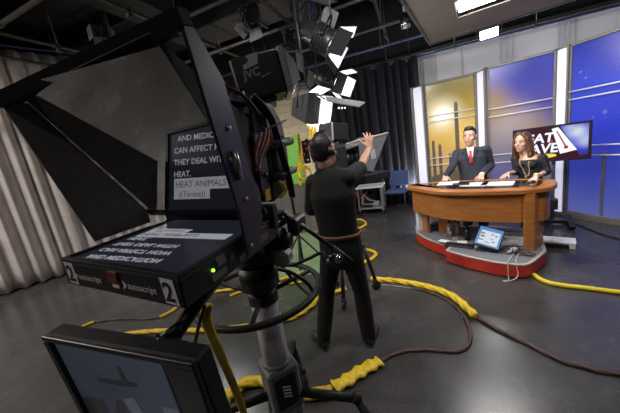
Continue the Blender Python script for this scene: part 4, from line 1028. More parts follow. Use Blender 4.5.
bz.build('bezel', M['black'], t, bevel=.003)
M['prevdark'] = mat('preview_dark', (.02, .02, .02), .4, emit=(.02, .024, .035), es=.2); M['prevpale'] = mat('preview_pale', (.05, .05, .05), .4, emit=(.16, .2, .28), es=.2)
mb = MB()
for pl in ([(-.2, .17), (.09, .22), (.09, .18), (.0, .15), (-.2, .13)], [(-.1, -.45), (-.2, -.2), (-.13, -.02), (-.09, .0), (-.06, -.2), (-.05, -.45)], [(-.43, -.1), (-.25, -.05), (-.25, -.3), (-.43, -.33)], [(.0, .34), (.02, .34), (.03, .2), (-.01, .2)]): mb.prism([(x * W, y * H) for x, y in pl], .0016, .002, F)
mb.build('dark_picture_shapes', M['prevdark'], s)
mb = MB()
for pl in ([(.2, .05), (.3, .06), (.3, -.25), (.2, -.25)], [(-.06, .02), (.02, .06), (.05, -.1), (.0, -.3), (-.05, -.1)]): mb.prism([(x * W, y * H) for x, y in pl], .0021, .0024, F)
mb.build('pale_picture_shapes', M['prevpale'], s)
# bracket arm from the prompter rail to the monitor
a0 = rig1(-.12, .34, -PT - .03); a1 = at(195, 306, .66); a2 = at(170, 342, .62); mt = F(W * .22, H * .5 - .02, -.045)
mb = MB(); mb.tube([a0, a1, a2], [.016, .017, .017], 10); mb.tube([a2, mt + V((0, 0, .02)), mt - V((0, 0, .06))], .013, 8); mb.sph(a2, .024, 12, 8)
mb.box(F(W * .22, H * .28, -.055), (.09, .03, .09), Matrix((xx, V((-xx.y, xx.x, 0)), V((0, 0, 1)))).transposed(), bev=.005); mb.build('bracket_arm', M['black'], t)
mb = MB(); mb.tube([a2 + V((-.04, 0, .0)), a2 + V((.03, 0, .035))], .011, 8); mb.cyl(a2 + V((-.065, .0, -.0)), a2 + V((-.04, 0, 0)), .016, 10); mb.build('clamp_lever', M['black'], t)
mb = MB(); mb.tube(smoothpath([at(205, 305, .66), at(199, 325, .64), at(195, 345, .62), at(193, 362, .60)], 5), .004, 6)
tag(mb.build('thin_cable', M['rubber']), 'thin dark cable dropping from the prompter to the preview monitor', 'cable')

# ------------------------------------------------------------------ cables on the floor
def cable(pix, r, m_, label, name='floor_cable', z=None, n=8, flat=1.0, twist=0):
    pts = [fl(x, y, r if z is None else z) for x, y in pix]
    path = smoothpath(pts, n); mb = MB(); mb.tube(path, r, 10)
    if twist:
        for k in range(twist):
            hx = []
            L = 0
            for i, p in enumerate(path):
                tt = (path[min(i + 1, len(path) - 1)] - path[max(i - 1, 0)]).normalized(); sd = V((-tt.y, tt.x, 0)); L += (path[i] - path[i - 1]).length if i else 0
                w = L * 14 + k * 2 * pi / twist; hx.append(p + sd * cos(w) * r * .8 + V((0, 0, sin(w) * r * .45)))
            mb.tube(hx, r * .55, 8)
    return tag(mb.build(name, M[m_]), label, 'cable')
cable([(371, 279), (385, 280), (400, 281.5), (420, 285), (440, 290.5), (455, 297.5), (466, 307), (475, 316)], .032, 'yellow', 'thick yellow wrapped cable arcing over the floor right of the operator', twist=3)
cable([(474, 315), (488, 324), (505, 333), (522, 341), (540, 350), (560, 360), (580, 366), (600, 371), (621, 374.5)], .014, 'brown', 'dark brown cable bundle running from the yellow sheath to the right edge', twist=3)
cable([(372, 282), (390, 284), (412, 287.5), (432, 293), (447, 300), (458, 309), (466, 320), (470, 331), (470, 341), (464, 349), (452, 351.5), (434, 350), (416, 350), (400, 352), (388, 357), (379, 362)], .012, 'brown', 'reddish brown cable loop from beside the operator to the flat yellow sleeve', twist=3)
cable([(371, 284), (395, 286), (420, 290), (440, 297), (455, 307), (463, 318)], .006, 'wcab', 'thin pale cable running just inside the thick yellow arc')
cable([(534, 274.5), (540, 279), (550, 283), (565, 285.7), (580, 287.3), (600, 289.8), (621, 292.5)], .022, 'ycab', 'smooth yellow cable from the right end of the riser to the right edge')
cable([(528, 259), (531, 266), (533, 272), (536, 276)], .010, 'rubber', 'short black cable dropping off the riser into the yellow cable', z=.012)
cable([(360, 249.5), (370, 250.5), (376, 254), (372, 258.5), (364, 262.5), (355, 266)], .026, 'yellow', 'yellow cable loop on the floor right of the operator\'s hips')
cable([(356, 219.5), (362, 220), (366, 223.5), (362, 227), (354, 229.5)], .024, 'yellow', 'small far yellow cable loop on the floor right of the operator\'s belt')
cable([(112, 337), (130, 333.5), (155, 331), (180, 330.5), (205, 330), (230, 328), (255, 325), (280, 321), (298, 315), (312, 305), (322, 296), (336, 292), (346, 288)], .024, 'yellow', 'long yellow cable crossing behind the pedestal towards the operator\'s feet', twist=3)
cable([(74, 334), (82, 327), (94, 322)], .018, 'yellow', 'short yellow cable sleeve at the far left above the preview monitor')
cable([(93, 322.3), (112, 319.5), (130, 318.5), (146, 319), (162, 316.5)], .011, 'brown', 'dark cable joining two yellow sleeves left of the pedestal', twist=2)
cable([(160, 317), (172, 311), (182, 303), (190, 294)], .018, 'yellow', 'yellow cable sleeve on the floor below the teleprompter\'s right corner')
cable([(212, 292), (230, 289.5), (246, 286), (262, 283), (276, 280.5), (290, 277), (302, 273), (313, 269)], .020, 'yellow', 'yellow cable crossing the green mat behind the pedestal column', twist=2)
cable([(230, 296), (246, 290), (262, 286), (280, 284), (294, 283), (306, 281)], .016, 'yellow', 'second yellow cable on the green mat, nearer than the first')
cable([(214, 420), (222, 406), (232, 392), (244, 384), (258, 380.5), (272, 384), (286, 390), (302, 393.5), (318, 393.5), (332, 390)], .036, 'yellow', 'thick yellow cable bundle around the foot of the silver pedestal', twist=3)
def sleeve(pix, label):
    pts = [fl(x, y, .012) for x, y in pix]; path = smoothpath(pts, 6); rnd = random.Random(2); mb = MB(); mb.smooth = True; n = 8
    vs = []
    for i, p in enumerate(path):
        tt = (path[min(i + 1, len(path) - 1)] - path[max(i - 1, 0)]).normalized(); sd = V((-tt.y, tt.x, 0)); w = .052 * (1 + .22 * sin(i * 1.1) + .1 * rnd.random())
        for k in range(n):
            a = 2 * pi * k / n; vs.append(p + sd * cos(a) * w + V((0, 0, .012 + sin(a) * .018)) + V((0, 0, .006 * sin(i * 2 + k))))
    N_ = len(path); mb.add(vs, [(i * n + k, i * n + (k + 1) % n, (i + 1) * n + (k + 1) % n, (i + 1) * n + k) for i in range(N_ - 1) for k in range(n)] + [tuple(range(n)), tuple((N_ - 1) * n + k for k in range(n))])
    return tag(mb.build('cable_sleeve', M['yellow']), label, 'cable sleeve')
sleeve([(334, 388.5), (346, 382), (358, 374), (370, 367), (380, 362)], 'crumpled flat yellow sleeve on the floor right of the near pedestal')
# yellow camera cable hanging from the prompter to the floor bundle
pts = smoothpath([at(206, 305, .80), at(204, 318, .82), at(212, 340, .90), at(222, 362, 1.0), at(232, 385, 1.1), at(240, 405, 1.2), at(245, 422, 1.3)], 8)
mb = MB(); mb.tube(pts, .011, 8); mb.tube([p + RC * .012 for p in pts], .010, 8)
tag(mb.build('hanging_cable', M['yellow']), 'double yellow cable hanging from the near camera down to the floor bundle', 'cable')
cable([(576, 224), (584, 227), (596, 232), (608, 236), (622, 239)], .012, 'rubber', 'thin black cable on the floor along the foot of the blue panel')

# ------------------------------------------------------------------ lamps
def area(name, loc, aim, sx, sy, power, col=(1, 1, 1), parent=None, spread=pi):
    l = bpy.data.lights.new(name, 'AREA'); l.shape = 'RECTANGLE'; l.size = sx; l.size_y = sy; l.energy = power; l.color = col; l.spread = spread
    o = bpy.data.objects.new(name, l); C.objects.link(o); o.location = V(loc)
    o.rotation_euler = (V(aim) - V(loc)).to_track_quat('-Z', 'Y').to_euler(); return o
def hang(mb, p, z=ZP):
    mb.cyl(p, V((p.x, p.y, z)), .012, 8); mb.box(V((p.x, p.y, z)), (.07, .07, .09), bev=.008)
def door(quad, t, inner):
    q = [V(p) for p in quad]; nn = (q[1] - q[0]).cross(q[-1] - q[0]).normalized(); mid = sum(q, V((0, 0, 0))) / 4
    if nn.dot(V(inner) - mid) < 0: nn = -nn
    mb = MB(); mb.cur = 0; mb.add(q, [(0, 1, 2, 3)]); mb.cur = 1; mb.add([p - nn * .005 for p in q] + q, [(0, 1, 2, 3)] + [(i, (i + 1) % 4, 4 + (i + 1) % 4, 4 + i) for i in range(4)])
    mb.build('barn_door', [M['inner'], M['matte']], t)
def fresnel(c, aim, r, ln, label, lamp=True, doors=(1, 1, 1, 1), power=0):
    """round studio lamp with four barn doors; c is the centre of the lens"""
    f = (V(aim) - V(c)).normalized(); R = basis(f); P = lambda x, y, z: V(c) + R @ V((x, y, z))
    t = thing('studio_lamp', label, 'studio lamp', c)
    mb = MB(); pr = [(-ln, r * .55), (-ln * .96, r * .72), (-ln * .6, r * .80), (-ln * .55, r), (-.03, r), (0, r * 1.04), (0.0, r * .93), (-.03, r * .92)]
    n = 28; vs = [P(rr * cos(2 * pi * k / n), y, rr * sin(2 * pi * k / n)) for y, rr in pr for k in range(n)]
    fs = [(i * n + k, i * n + (k + 1) % n, (i + 1) * n + (k + 1) % n, (i + 1) * n + k) for i in range(len(pr) - 1) for k in range(n)] + [tuple(range(n))]
    mb.add(vs, fs, True); mb.build('housing', M['charcoal'], t)
    mb = MB()
    for i in range(6): mb.torus(P(0, -ln * (.58 - .07 * i), 0), r * 1.02, .008, R @ V((1, 0, 0)), R @ V((0, 0, 1)), 28, 6)
    mb.build('cooling_rib', M['charcoal'], t)
    mb = MB(); vs = [P(r * .93 * cos(2 * pi * k / n) * q, -.03 + .02 * (1 - q), r * .93 * sin(2 * pi * k / n) * q) for q in (1, .5) for k in range(n)]
    mb.add(vs, [(k, (k + 1) % n, n + (k + 1) % n, n + k) for k in range(n)] + [tuple(n + k for k in range(n))], True); mb.build('lens', M['lamp'] if lamp else M['topwood'], t)
    w = r * .98
    for i, on in enumerate(doors):
        if not on: continue
        ang = i * pi / 2; Q = Matrix.Rotation(ang, 3, 'Y'); D = lambda x, y, z: P(*(Q @ V((x, y, z))))
        op = radians(on if on != 1 else 26); L = r * 1.35; wt = w * (1.25 if i % 2 == 0 else 1.0)
        quad = [D(-w, .01, w), D(w, .01, w), D(wt * .9, .01 + L * cos(op), w + L * sin(op)), D(-wt * .9, .01 + L * cos(op), w + L * sin(op))]
        door(quad, t, P(0, L * .5, 0))
    mb = MB(); pts = [P(r * 1.12, -ln * .35, 0), P(r * 1.12, -ln * .35, r * .6), P(r * .9, -ln * .35, r * 1.4), P(0, -ln * .35, r * 1.6), P(-r * .9, -ln * .35, r * 1.4), P(-r * 1.12, -ln * .35, r * .6), P(-r * 1.12, -ln * .35, 0)]
    mb.tube(smoothpath(pts, 5), .013, 8); mb.cyl(P(r, -ln * .35, 0), P(r * 1.25, -ln * .35, 0), .03, 10); mb.build('yoke', M['steel'], t)
    mb = MB(); hang(mb, P(0, -ln * .35, r * 1.6)); mb.build('hanger', M['pipe'], t)
    if power: area('lamp_light', P(0, .02, 0), P(0, 1, 0), r * 1.5, r * 1.5, power, (1, .97, .94))
    return t
DESK = V((2.5, 3.75, 1.2))
fresnel(at(331, 44, 3.25), DESK + V((.3, -.3, 0)), .15, .36, 'highest round studio lamp with bright open barn doors above the operator', power=9)
fresnel(at(338, 83, 4.0), DESK + V((.3, -.5, 0)), .14, .36, 'smaller lit studio lamp below and behind the highest lamp', power=8)
fresnel(at(288, 62, 4.6), at(292, 75, 4.3), .15, .36, 'dark unlit studio lamp hanging behind the near viewfinder', lamp=False)
fresnel(at(301, 76, 4.9), at(312, 92, 4.6), .12, .34, 'small dark unlit lamp just above the large soft light', lamp=False)
fresnel(at(312, 16, 3.6), at(335, 30, 3.4), .16, .38, 'dark unlit lamp at the top of the ceiling grid above the lit pair', lamp=False)
# soft light with four white doors
def softlight(c, aim, w, h, dp, label, power):
    f = (V(aim) - V(c)).normalized(); R = basis(f); P = lambda x, y, z: V(c) + R @ V((x, y, z))
    t = thing('soft_light', label, 'studio lamp', c)
    mb = MB(); F_ = [P(-w, 0, -h), P(w, 0, -h), P(w, 0, h), P(-w, 0, h)]; B_ = [P(-w * .6, -dp, -h * .6), P(w * .6, -dp, -h * .6), P(w * .6, -dp, h * .6), P(-w * .6, -dp, h * .6)]
    mb.add(F_ + B_, [(0, 1, 5, 4), (1, 2, 6, 5), (2, 3, 7, 6), (3, 0, 4, 7), (4, 5, 6, 7)]); o = mb.build('housing', M['charcoal'], t); sd = o.modifiers.new('thickness', 'SOLIDIFY'); sd.thickness = .008
    MB().box(P(0, -dp * .55, 0), (w * 1.5, .01, h * 1.5), R).build('diffuser', M['lampsoft'], t)
    mb = MB()
    for x in (-.33, .33): mb.box(P(w * x, -dp * .2, 0), (.012, dp * .4, h * 1.9), R)
    mb.build('louvre', M['black'], t)
    L = h * .95
    for (q, m_) in (([P(-w, .005, h), P(w, .005, h), P(w * 1.1, L * .8, h + L * .5), P(-w * 1.1, L * .8, h + L * .5)], 0), ([P(w, .005, -h), P(-w, .005, -h), P(-w * 1.1, L * .8, -h - L * .5), P(w * 1.1, L * .8, -h - L * .5)], 0),
                    ([P(w, .005, h), P(w, .005, -h), P(w + L * .45, L * .9, -h), P(w + L * .45, L * .9, h)], 0), ([P(-w, .005, -h), P(-w, .005, h), P(-w - L * .45, L * .9, h), P(-w - L * .45, L * .9, -h)], 0)):
        door(q, t, P(0, L * .5, 0))
    mb = MB(); mb.tube(smoothpath([P(w * 1.08, -dp * .5, 0), P(w * 1.08, -dp * .5, h * 1.1), P(0, -dp * .5, h * 1.5), P(-w * 1.08, -dp * .5, h * 1.1), P(-w * 1.08, -dp * .5, 0)], 5), .013, 8); mb.build('yoke', M['steel'], t)
    mb = MB(); hang(mb, P(0, -dp * .5, h * 1.5)); mb.build('hanger', M['pipe'], t)
    area('lamp_light', P(0, .01, 0), P(0, 1, 0), w * 1.6, h * 1.6, power, (1, .97, .94))
softlight(at(313, 109, 3.35), DESK + V((0, -1.5, .2)), .17, .17, .24, 'bright white boxed soft light with open doors above the operator\'s head', 16)
c = at(345, 102, 3.3); q = [at(324.5, 97, 3.3), at(365, 103, 3.2), at(359, 107.5, 3.0), at(326, 101.5, 3.05)]
fp = thing('flag_plate', 'flat grey light-cutting plate jutting right beneath the lit lamps', 'light flag', c)
MB().slab(q, .012).build('plate', M['grey'], fp)
mb = MB(); mb.tube([q[0].lerp(q[3], .5), at(318, 96, 3.3), at(316, 60, 3.3)], .01, 8); hang(mb, at(316, 60, 3.3)); mb.build('arm', M['steel'], fp)
mb = MB()
for k in range(3): mb.box(at(339 + k * 3, 108, 3.0) , (.018, .018, .02), bev=.003)
mb.build('clip', M['white'], fp)

# large overhead fluorescent bank above the desk
A, B, D_ = fl(431, 44, 3.0), fl(562, 3, 3.0), fl(424, 0, 3.0)
u_ = (B - A); u_.z = 0; u_.normalize(); v_ = V((u_.y, -u_.x, 0)); WB, LB = 1.75, 2.3
F = lambda x, y, h: A + u_ * x + v_ * y + V((0, 0, h))
ob = thing('overhead_light_bank', 'large flat overhead light bank with tan underside and a glowing opening, above the desk', 'studio lamp', F(WB / 2, LB / 2, 0))
sx0, sx1, sy0, sy1 = .42, 1.12, .80, 1.36
mb = MB()
for (x0, x1, y0, y1) in ((0, WB, 0, sy0), (0, WB, sy1, LB), (0, sx0, sy0, sy1), (sx1, WB, sy0, sy1)): mb.prism([(x0, y0), (x1, y0), (x1, y1), (x0, y1)], 0, .012, F)
mb.build('underside', M['papertan'], ob)
mb = MB()
for (x0, x1, y0, y1) in ((-.03, WB + .03, -.03, 0), (-.03, WB + .03, LB, LB + .03), (-.03, 0, 0, LB), (WB, WB + .03, 0, LB)): mb.prism([(x0, y0), (x1, y0), (x1, y1), (x0, y1)], -.01, .16, F)
mb.build('frame', M['charcoal'], ob)
mb = MB(); mb.prism([(sx0 - .05, sy0 - .05), (sx1 + .05, sy0 - .05), (sx1 + .05, sy1 + .05), (sx0 - .05, sy1 + .05)], .09, .1, F); mb.build('reflector', M['white'], ob)
mb = MB()
for k in range(4):
    y = sy0 + .08 + k * (sy1 - sy0 - .16) / 3; mb.cyl(F(sx0 + .02, y, .055), F(sx1 - .02, y, .055), .024, 12)
mb.build('lamp_tube', M['tube'], ob)
mb = MB()
for x in (.2, WB - .2):
    for y in (.25, LB - .25): mb.cyl(F(x, y, .15), F(x, y, ZP - 3.0), .01, 8)
mb.build('suspension_rod', M['pipe'], ob)
area('bank_light', F((sx0 + sx1) / 2, (sy0 + sy1) / 2, -.03), F((sx0 + sx1) / 2, (sy0 + sy1) / 2, -1), sx1 - sx0, sy1 - sy0, 38, (1, .98, .96))

# small bright lamp on the wall pipe and the hanging can
c = at(489, 33.5, 5.2); f = (EYE + V((.6, 1.2, -.8)) - c).normalized(); R = basis(f)
sp = thing('flood_lamp', 'small very bright flood lamp on the pipe right of the overhead light bank', 'studio lamp', c)
MB().box(c - f * .06, (.34, .12, .2), R, bev=.015).build('housing', M['charcoal'], sp)
MB().box(c + f * .002, (.29, .01, .15), R).build('lens', M['lamp'], sp)
mb = MB(); mb.tube(smoothpath([c - f * .06 + R @ V((.19, 0, 0)), c - f * .06 + R @ V((.19, 0, .14)), c - f * .06 + R @ V((0, 0, .2)), c - f * .06 + R @ V((-.19, 0, .14)), c - f * .06 + R @ V((-.19, 0, 0))], 4), .012, 8); hang(mb, c - f * .06 + R @ V((0, 0, .2)), 3.55); mb.build('yoke', M['steel'], sp)
area('flood_light', c + f * .03, DESK, .28, .15, 12)
c = at(405, 20, 3.6); cn = thing('pendant_lamp', 'small silver can lamp hanging alone at the top centre of the picture', 'lamp', c)
mb = MB(); mb.cyl(c + V((0, 0, .08)), V((c.x, c.y, HC - .02)), .018, 10); mb.build('stem', M['silver'], cn)
mb = MB(); pr = [(.09, .02), (.085, .045), (.03, .06), (-.06, .065), (-.085, .06), (-.08, .05)]; n = 18
vs = [c + V((r_ * cos(2 * pi * k / n), r_ * sin(2 * pi * k / n), z)) for z, r_ in pr for k in range(n)]; mb.add(vs, [(i * n + k, i * n + (k + 1) % n, (i + 1) * n + (k + 1) % n, (i + 1) * n + k) for i in range(5) for k in range(n)] + [tuple(range(n))], True); mb.build('can', M['chrome'], cn)
MB().sph(c + V((0, 0, -.055)), .04, 12, 8).build('bulb', M['white'], cn)
# smaller lamps further along the grid seen only as dark shapes
for (px, py, d, ax, ay, lab) in ((250, 22, 4.2, 240, 60, 'dark unlit lamp on the grid above the near viewfinder'), (196, 14, 5.0, 190, 40, 'dark unlit lamp on the grid behind the top corner of the teleprompter'), (100, 30, 4.6, 110, 60, 'dark unlit lamp on the grid above the off-white curtain')):
    fresnel(at(px, py, d), at(ax, ay, d - .2), .12, .3, lab, lamp=False)

# equipment stand beside the chroma flat, with hanging cables
c = fl(303, 262); st = thing('equipment_stand', 'dark equipment stand with red connectors left of the operator\'s head', 'stand', c)
top_ = at(304, 138, (c - EYE).dot(FW)); hz = 2.0
MB().cyl(c, c + V((0, 0, hz)), .022, 10).build('pole', M['steel'], st)
for k in range(3):
    a = .4 + k * 2 * pi / 3; MB().tube([c + V((0, 0, .45)), c + V((cos(a) * .32, sin(a) * .32, .015))], .014, 8).build('leg', M['steel'], st)
dd = (c - EYE).dot(FW) - .15
mb = MB(); mb.box(at(306, 152, dd), (.10, .12, .34), bev=.012); mb.box(at(298, 168, dd), (.16, .08, .05), bev=.01); mb.box(at(309, 142, dd), (.12, .1, .1), bev=.01); mb.build('control_box', M['black'], st)
mb = MB()
for (x, y) in ((304.5, 144), (306, 149), (303.5, 155)): mb.cyl(at(x, y, dd - .1), at(x, y, dd - .06), .022, 12)
mb.build('red_connector', M['red'], st)
mb = MB()
for (x, y) in ((301, 160), (308, 160), (306, 166)): mb.cyl(at(x, y, dd - .1), at(x, y, dd - .06), .016, 12)
mb.build('connector', M['silver'], st)
cc = at(305, 174, dd - .1)
mb = MB()
for k in range(5): mb.torus(cc + V((0, -.006 * k, .006 * k)), .085 + .004 * k, .009, RC, UC, 30, 6)
tag(mb.build('cable_coil', M['ycab']), 'coil of yellow cable hanging on the stand beside the operator\'s neck', 'cable')
pts = [[at(297.5 + k * 1.6, 134, dd - .1), at(299 + k * 1.5, 150, dd - .1), at(298 + k * 1.8, 172, dd - .1), at(300 + k, 186, dd - .1)] for k in range(2)]
mb = MB()
for p in pts: mb.tube(smoothpath(p, 5), .012, 6)
tag(mb.build('hanging_cable', M['yellow']), 'yellow cables hanging along the right edge of the green flat', 'cable')
pts = [[at(309 + k * 3, 126, 3.2), at(310 + k * 2.5, 132, 3.2), at(309 + k * 2, 140, 3.2)] for k in range(3)]
mb = MB()
for p in pts: mb.tube(smoothpath(p, 5), .014, 6)
tag(mb.build('hanging_cable', M['yellow']), 'short yellow cables hanging under the bright soft light', 'cable')
tag(MB().tube(smoothpath([at(318, 124, 3.1), at(324, 129, 2.9), at(329, 136, 2.4), at(332, 143, 1.93)], 6), .004, 6).build('headset_cable', M['red']), 'thin red cable curving down to the operator\'s headset', 'cable')

# general light: unseen fill panels added beside and behind the viewer, and set lighting from the grid
def added_fill(s, t, label, power, w=1.2):
    c = rm(s, t, 4.2); th = thing('added_fill_panel', label, 'added light', c); Rr = Matrix((RU, RV, V((0, 0, 1)))).transposed()
    MB().box(c + V((0, 0, .05)), (w, .3, .08), Rr, bev=.01).build('housing', M['steel'], th)
    MB().box(c + V((0, 0, .002)), (w - .06, .24, .012), Rr).build('diffuser', M['lampsoft'], th)
    mb = MB()
    for x in (-.4, .4): mb.cyl(c + RU * (w * x) + V((0, 0, .08)), c + RU * (w * x) + V((0, 0, HC - 4.2)), .008, 6)
    mb.build('suspension_rod', M['pipe'], th)
    area('added_fill_lamp', c + V((0, 0, -.02)), c + V((0, 0, -1)), w - .06, .24, power, (1, .93, .85))
added_fill(-4.2, 8.8, 'added unseen fill light behind the viewer, over the curtain side', 12)
added_fill(1.0, 9.6, 'added unseen fill light behind the viewer, over the desk side', 10)
added_fill(-5.55, 8.1, 'added unseen fill light left of the viewer, brightening the off-white curtain', 210)  # out of view, added only to brighten the curtain
area('added_wall_fill', V((-.9, 6.5, .3)), V((-.6, 8.0, 2.6)), .8, .1, 40, (1, .9, .75))  # bare light hidden behind the flat, added to brighten the block wall
def keylight(c, aim, r, label, power, sz=.5, col=(1, .98, .96)):
    fresnel(c, aim, r, .36, label)
    f = (V(aim) - V(c)).normalized()
    area('key_light', V(c) + f * .05, aim, sz, sz, power, col)
keylight(V((.2, 1.6, 3.25)), DESK + V((-.4, 0, .1)), .16, 'key lamp hung above the viewer, aimed at the desk', 58)
keylight(V((2.6, 1.2, 3.25)), DESK + V((.5, .2, .2)), .16, 'key lamp hung high to the right of the viewer, aimed at the set', 54)
for (p, a, pw) in ((rm(.3, .75, .4), rm(.3, 0, 2.9), 46), (rm(1.9, .9, .4), rm(1.9, 0, 2.9), 46), (rm(3.4, .9, .4), rm(3.4, 0, 2.9), 46)): area('added_wall_fill', p, a, .8, .1, pw, (.95, .96, 1))  # bare uplights hidden behind the set, added to brighten the white wall
keylight(V((-2.2, 4.9, 3.3)), V((-.9, 5.5, 1.4)), .14, 'added unseen lamp left of the green mat, aimed at the chroma key flat', 60)  # added to light the green flat, kept hidden behind the prompter hood


# ------------------------------------------------------------------ people
def loft(mb, pts, side, n=14, caps=True):
    """pts: (centre, rx along side, ry across); round-ended limb"""
    P_ = [(V(p), rx, ry) for p, rx, ry in pts]
    def ring(c, t, rx, ry):
        sx = side - t * side.dot(t)
        sx = sx.normalized() if sx.length > 1e-5 else t.orthogonal().normalized(); sy = t.cross(sx)
        return [c + sx * (rx * cos(2 * pi * k / n)) + sy * (ry * sin(2 * pi * k / n)) for k in range(n)]
    rs = []; N_ = len(P_)
    for i, (c, rx, ry) in enumerate(P_):
        t = (P_[min(i + 1, N_ - 1)][0] - P_[max(i - 1, 0)][0]).normalized()
        if i == 0 and caps:
            e = min(rx, ry); rs += [ring(c - t * e * .75, t, rx * .45, ry * .45), ring(c - t * e * .45, t, rx * .8, ry * .8)]
        rs.append(ring(c, t, rx, ry))
        if i == N_ - 1 and caps:
            e = min(rx, ry); rs += [ring(c + t * e * .45, t, rx * .8, ry * .8), ring(c + t * e * .75, t, rx * .45, ry * .45)]
    vs = [v for r in rs for v in r]; R_ = len(rs)
    mb.add(vs, [(i * n + k, i * n + (k + 1) % n, (i + 1) * n + (k + 1) % n, (i + 1) * n + k) for i in range(R_ - 1) for k in range(n)] + [tuple(range(n))[::-1], tuple((R_ - 1) * n + k for k in range(n))], True)
def fuse(name, mb, m_, parent, voxel, sm=4):
    """joins overlapping lofts into one continuous smooth surface"""
    o = mb.build(name, m_, parent)
    r = o.modifiers.new('r', 'REMESH'); r.mode = 'VOXEL'; r.voxel_size = voxel; r.use_smooth_shade = True
    s = o.modifiers.new('s', 'SMOOTH'); s.factor = .5; s.iterations = sm
    dg = bpy.context.evaluated_depsgraph_get(); me = bpy.data.meshes.new_from_object(o.evaluated_get(dg))
    old = o.data; o.modifiers.clear(); o.data = me; bpy.data.meshes.remove(old); me.name = name
    if not me.materials: me.materials.append(m_)
    for p in me.polygons: p.use_smooth = True
    return o
def hand_l(mb, w, d, nrm, th, s=1.0, curl=(.2, .25, .25), spread=.16, thumb=.6):
    """w wrist, d along the fingers, nrm out of the back of the hand, th towards the thumb"""
    d = V(d).normalized(); th = V(th); th = (th - d * th.dot(d)).normalized(); nn = th.cross(d)
    if nn.dot(V(nrm)) < 0: nn = -nn
    loft(mb, [(w, .026 * s, .019 * s), (w + d * .035 * s, .036 * s, .016 * s), (w + d * .085 * s, .041 * s, .013 * s)], th, 12)
    for off, L, sp in ((.031, .072, 1), (.0105, .082, .3), (-.0105, .077, -.35), (-.030, .060, -1)):
        p = w + d * (.088 - abs(off) * .15) * s + th * off * s; dirn = (d + th * spread * sp).normalized(); ax = dirn.cross(nn).normalized()
        pts = [(p - dirn * .02 * s, .0095 * s, .0095 * s)]; c = dirn
        for k, f in enumerate((.42, .32, .26)):
            c = (Matrix.Rotation(-curl[k], 3, ax) @ c).normalized()
            p = p + c * L * f * s; r = (.0088, .008, .0066)[k] * s; pts.append((p, r, r))
        loft(mb, pts, th, 8)
    b = w + d * .03 * s + th * .028 * s; td = (d * (1 - thumb * .5) + th * thumb - nn * .25).normalized()
    p1 = b + td * .038 * s; td2 = (td + d * .35 - nn * .15).normalized(); p2 = p1 + td2 * .03 * s; p3 = p2 + td2 * .024 * s
    loft(mb, [(b - td * .02 * s, .014 * s, .013 * s), (p1, .0115 * s, .0105 * s), (p2, .0098 * s, .0095 * s), (p3, .008 * s, .0075 * s)], th, 8)
HEADP = [(-.118, .020, .058, .018), (-.104, .040, .048, .040), (-.08, .053, .032, .066), (-.045, .063, .018, .084), (-.01, .069, .006, .094), (.03, .073, -.002, .099), (.065, .071, -.006, .097), (.093, .060, -.008, .084), (.112, .042, -.01, .060), (.122, .022, -.01, .03)]
def head_l(mb, c, f, up, s, female=False):
    R = basis(f, up); P = lambda x, y, z: V(c) + R @ V((x * s, y * s, z * s)); n = 18
    rs = [[P(hw * cos(2 * pi * k / n), yc + hd * sin(2 * pi * k / n), z) for k in range(n)] for z, hw, yc, hd in HEADP]
    vs = [v for r in rs for v in r]; N_ = len(rs)
    mb.add(vs, [(i * n + k, i * n + (k + 1) % n, (i + 1) * n + (k + 1) % n, (i + 1) * n + k) for i in range(N_ - 1) for k in range(n)] + [tuple(range(n))[::-1], tuple((N_ - 1) * n + k for k in range(n))], True)
    sd = R @ V((1, 0, 0)); k = .85 if female else 1
    loft(mb, [(P(0, .096, .028), .007 * s, .008 * s), (P(0, .106, .0), .009 * s * k, .010 * s), (P(0, .116, -.022), .014 * s * k, .011 * s)], sd, 10)
    loft(mb, [(P(-.045, .080, .036), .008 * s, .010 * s), (P(0, .094, .034), .008 * s, .009 * s), (P(.045, .080, .036), .008 * s, .010 * s)], R @ V((0, 1, 0)), 8)
    loft(mb, [(P(-.018, .094, -.060), .006 * s, .007 * s), (P(0, .100, -.060), .008 * s, .008 * s), (P(.018, .094, -.060), .006 * s, .007 * s)], R @ V((0, 1, 0)), 8)
    mb.sph(P(0, .078, -.10), (.022 * s, .020 * s, .016 * s), 10, 8, R)
    for g in (-1, 1):
        mb.sph(P(g * .042, .068, -.02), (.022 * s, .020 * s, .02 * s), 10, 8, R)
        loft(mb, [(P(g * .074, -.012, -.022), .014 * s, .006 * s), (P(g * .079, -.016, .005), .019 * s, .007 * s), (P(g * .08, -.020, .026), .017 * s, .007 * s)], R @ V((0, 1, 0)), 10)
def face_parts(body, c, f, up, s, hairm, female=False):
    R = basis(f, up); P = lambda x, y, z: V(c) + R @ V((x * s, y * s, z * s))
    for g in (-1, 1):
        e = MB().sph(P(g * .031, .079, .012), (.0145 * s, .011 * s, .0095 * s), 12, 8, R).build('eye', M['eyew'], body)
        MB().sph(P(g * .030, .0885, .012), (.0062 * s, .0028 * s, .0062 * s), 10, 6, R).build('iris', M['iris'], e)
        mb = MB(); loft(mb, [(P(g * .014, .094, .034), .003 * s, .0045 * s), (P(g * .032, .092, .040), .003 * s, .005 * s), (P(g * .05, .078, .034), .003 * s, .0035 * s)], R @ V((0, 1, 0)), 8); mb.build('eyebrow', hairm, body)
    mb = MB(); loft(mb, [(P(-.024, .091, -.061), .004 * s, .004 * s), (P(0, .1035, -.060), .005 * s, .0075 * s), (P(.024, .091, -.061), .004 * s, .004 * s)], R @ V((0, 1, 0)), 10); mb.build('lips', M['lips'], body)
